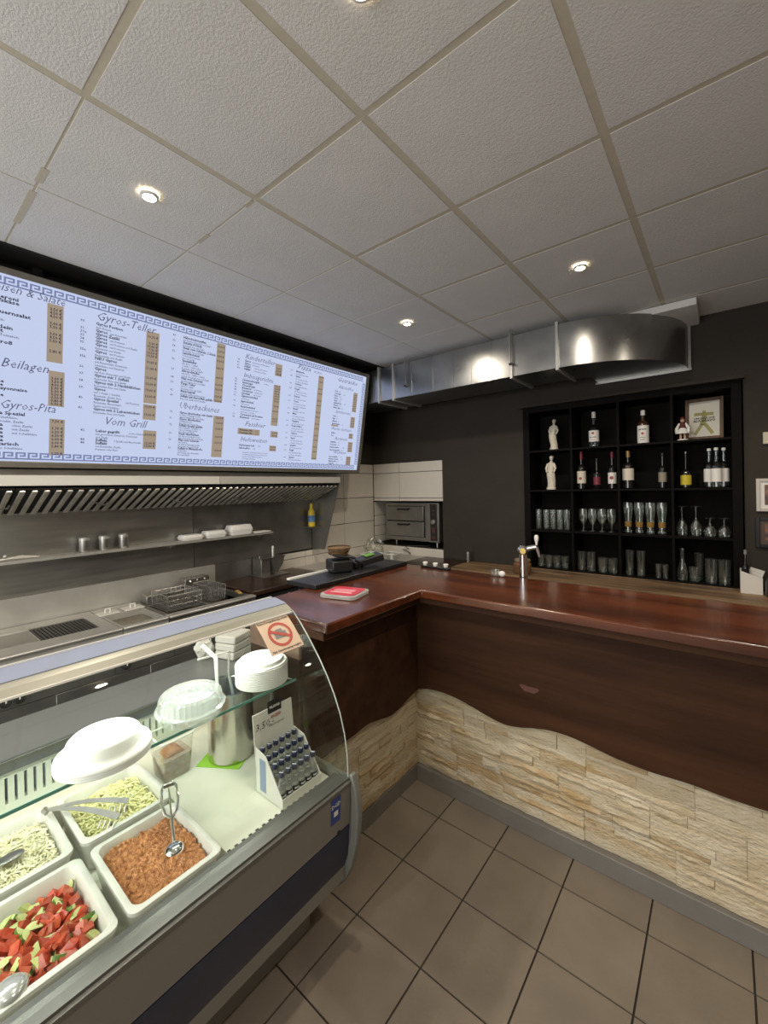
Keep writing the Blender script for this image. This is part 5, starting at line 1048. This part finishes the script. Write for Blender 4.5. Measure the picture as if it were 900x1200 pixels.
MB().add([hc(.776,.738,.001),hc(.826,.738,.001),hc(.826,.775,.001),hc(.776,.775,.001),hc(.776,.738,-.001),hc(.826,.738,-.001),hc(.826,.775,-.001),hc(.776,.775,-.001)],[(0,1,2,3),(7,6,5,4),(0,4,5,1),(1,5,6,2),(2,6,7,3),(3,7,4,0)]).build('logo_tab', black, hcard)
text_part('hc1','logo_lettering', whiteplastic, hcard); text('hc1','PILAVAS',.0105,frame(hc(.801,.752,.0016),(0,1,0),(-.09,0,1)),0,.04,'CENTER')
text_part('hc2','price_lettering', M_PRINT, hcard); text('hc2','3,50,-',.030,frame(hc(.727,.705,.0016),(0,1,0),(-.09,0,1)),.15,-.008); text('hc2','Flaschenpreis',.011,frame(hc(.803,.700,.0016),(0,1,0),(-.09,0,1)),.3,0,'CENTER')
text_part('hc3','red_lettering', mat('red_card_print',(.45,.06,.06),.5), hcard); text('hc3','OUZO',.013,frame(hc(.803,.722,.0016),(0,1,0),(-.09,0,1)),0,.04,'CENTER')
mini = hazy('mini_bottle_glass',.14); capblue = mat('navy_cap',(.022,.03,.075),.3); capw = mat('cap_stripe',(.7,.72,.76),.3)
proto = None
for r_ in range(4):
    for c_ in range(6):
        x, y = X0_+.016+r_*.0300, Y0_+.0135+c_*.0238; z = .5372+(3-r_)*.013
        lab = 'miniature clear ouzo bottle with navy cap in the card box'
        if proto is None:
            proto = thing('miniature_bottle', lab, 'bottle', (x,y,z), 'miniature bottles in the display box')
            MB().lathe([(.0095,.0),(.0114,.003),(.0114,.048),(.0100,.058),(.0055,.068),(.0055,.076)],14,(x,y,z)).build('glass_body', mini, proto)
            cp_ = MB().lathe([(.0078,.0745),(.0084,.0765),(.0084,.0855),(.0074,.0870)],16,(x,y,z)).build('cap', capblue, proto); MB().tbox((0,0,0),(.012,.0028,.0006),Matrix.Translation((x,y,z+.0876)) @ Matrix.Rotation(.6,4,'Z')).build('cap_stripe', capw, cp_)
            lb = MB(); lb.add([(x+.0118*math.cos(a),y+.0118*math.sin(a),z+h_) for h_ in (.016,.030) for a in [(-1.2+2.4*i/6) for i in range(7)]],[(i,i+1,8+i,7+i) for i in range(6)]).build('black_label', black, proto)
            MB().add([(x+.0123*math.cos(a),y+.0123*math.sin(a),z+h_) for h_ in (.0205,.0255) for a in [(-.7+1.4*i/6) for i in range(7)]],[(i,i+1,8+i,7+i) for i in range(6)]).build('label_stripe', capw, proto)
        else: dup(proto, (x,y,z))
# service counter items
t = thing('napkin_stack','tall white stack of folded napkins on the grey service counter','napkins',(-1.80,1.03,.675))
for k in range(3): MB().tbox((0,0,.018+k*.036),(.11,.12,.034),Matrix.Translation((-1.80,1.06,.676)) @ Matrix.Rotation(.25+.05*k,4,'Z')).build('napkin_pack', mat('napkin_white_%d' % k,(.66,.64,.58),.8,bump=.3,bs=40), t, bevel=.006)
t = thing('fork_box','open clear box of small wooden forks beside the napkins','box',(-1.70,1.215,.675))
fb = taper(-1.70,1.215,.676,.745,.05,.06,MB()); fb.f = [f for f in fb.f if len(f) == 4]; fb.build('box_wall', plasticclear, t); tanw = mat('fork_wood',(.55,.40,.20),.6)
for k in range(9): MB().tbox((0,0,.035),(.008,.004,.075),Matrix.Translation((-1.735+.009*k,1.20+.012*(k % 3),.680)) @ Matrix.Rotation(.25*((k % 5)-2)*.5,4,'X')).build('wooden_fork', tanw, t)
t = thing('crumpled_paper','crumpled white paper napkin standing beside the napkin stack','paper',(-1.88,.96,.675))
bb = MB().ball((-1.885,.965,.728),.045,14,10,(.8,.8,1.15)); r3 = random.Random(9); bb.v = [(x+r3.uniform(-.012,.012),y+r3.uniform(-.012,.012),max(.6765,z+r3.uniform(-.012,.012))) for x,y,z in bb.v]; bb.build('paper', mat('paper_white',(.66,.65,.60),.8), t, smooth=0)

flush_text()
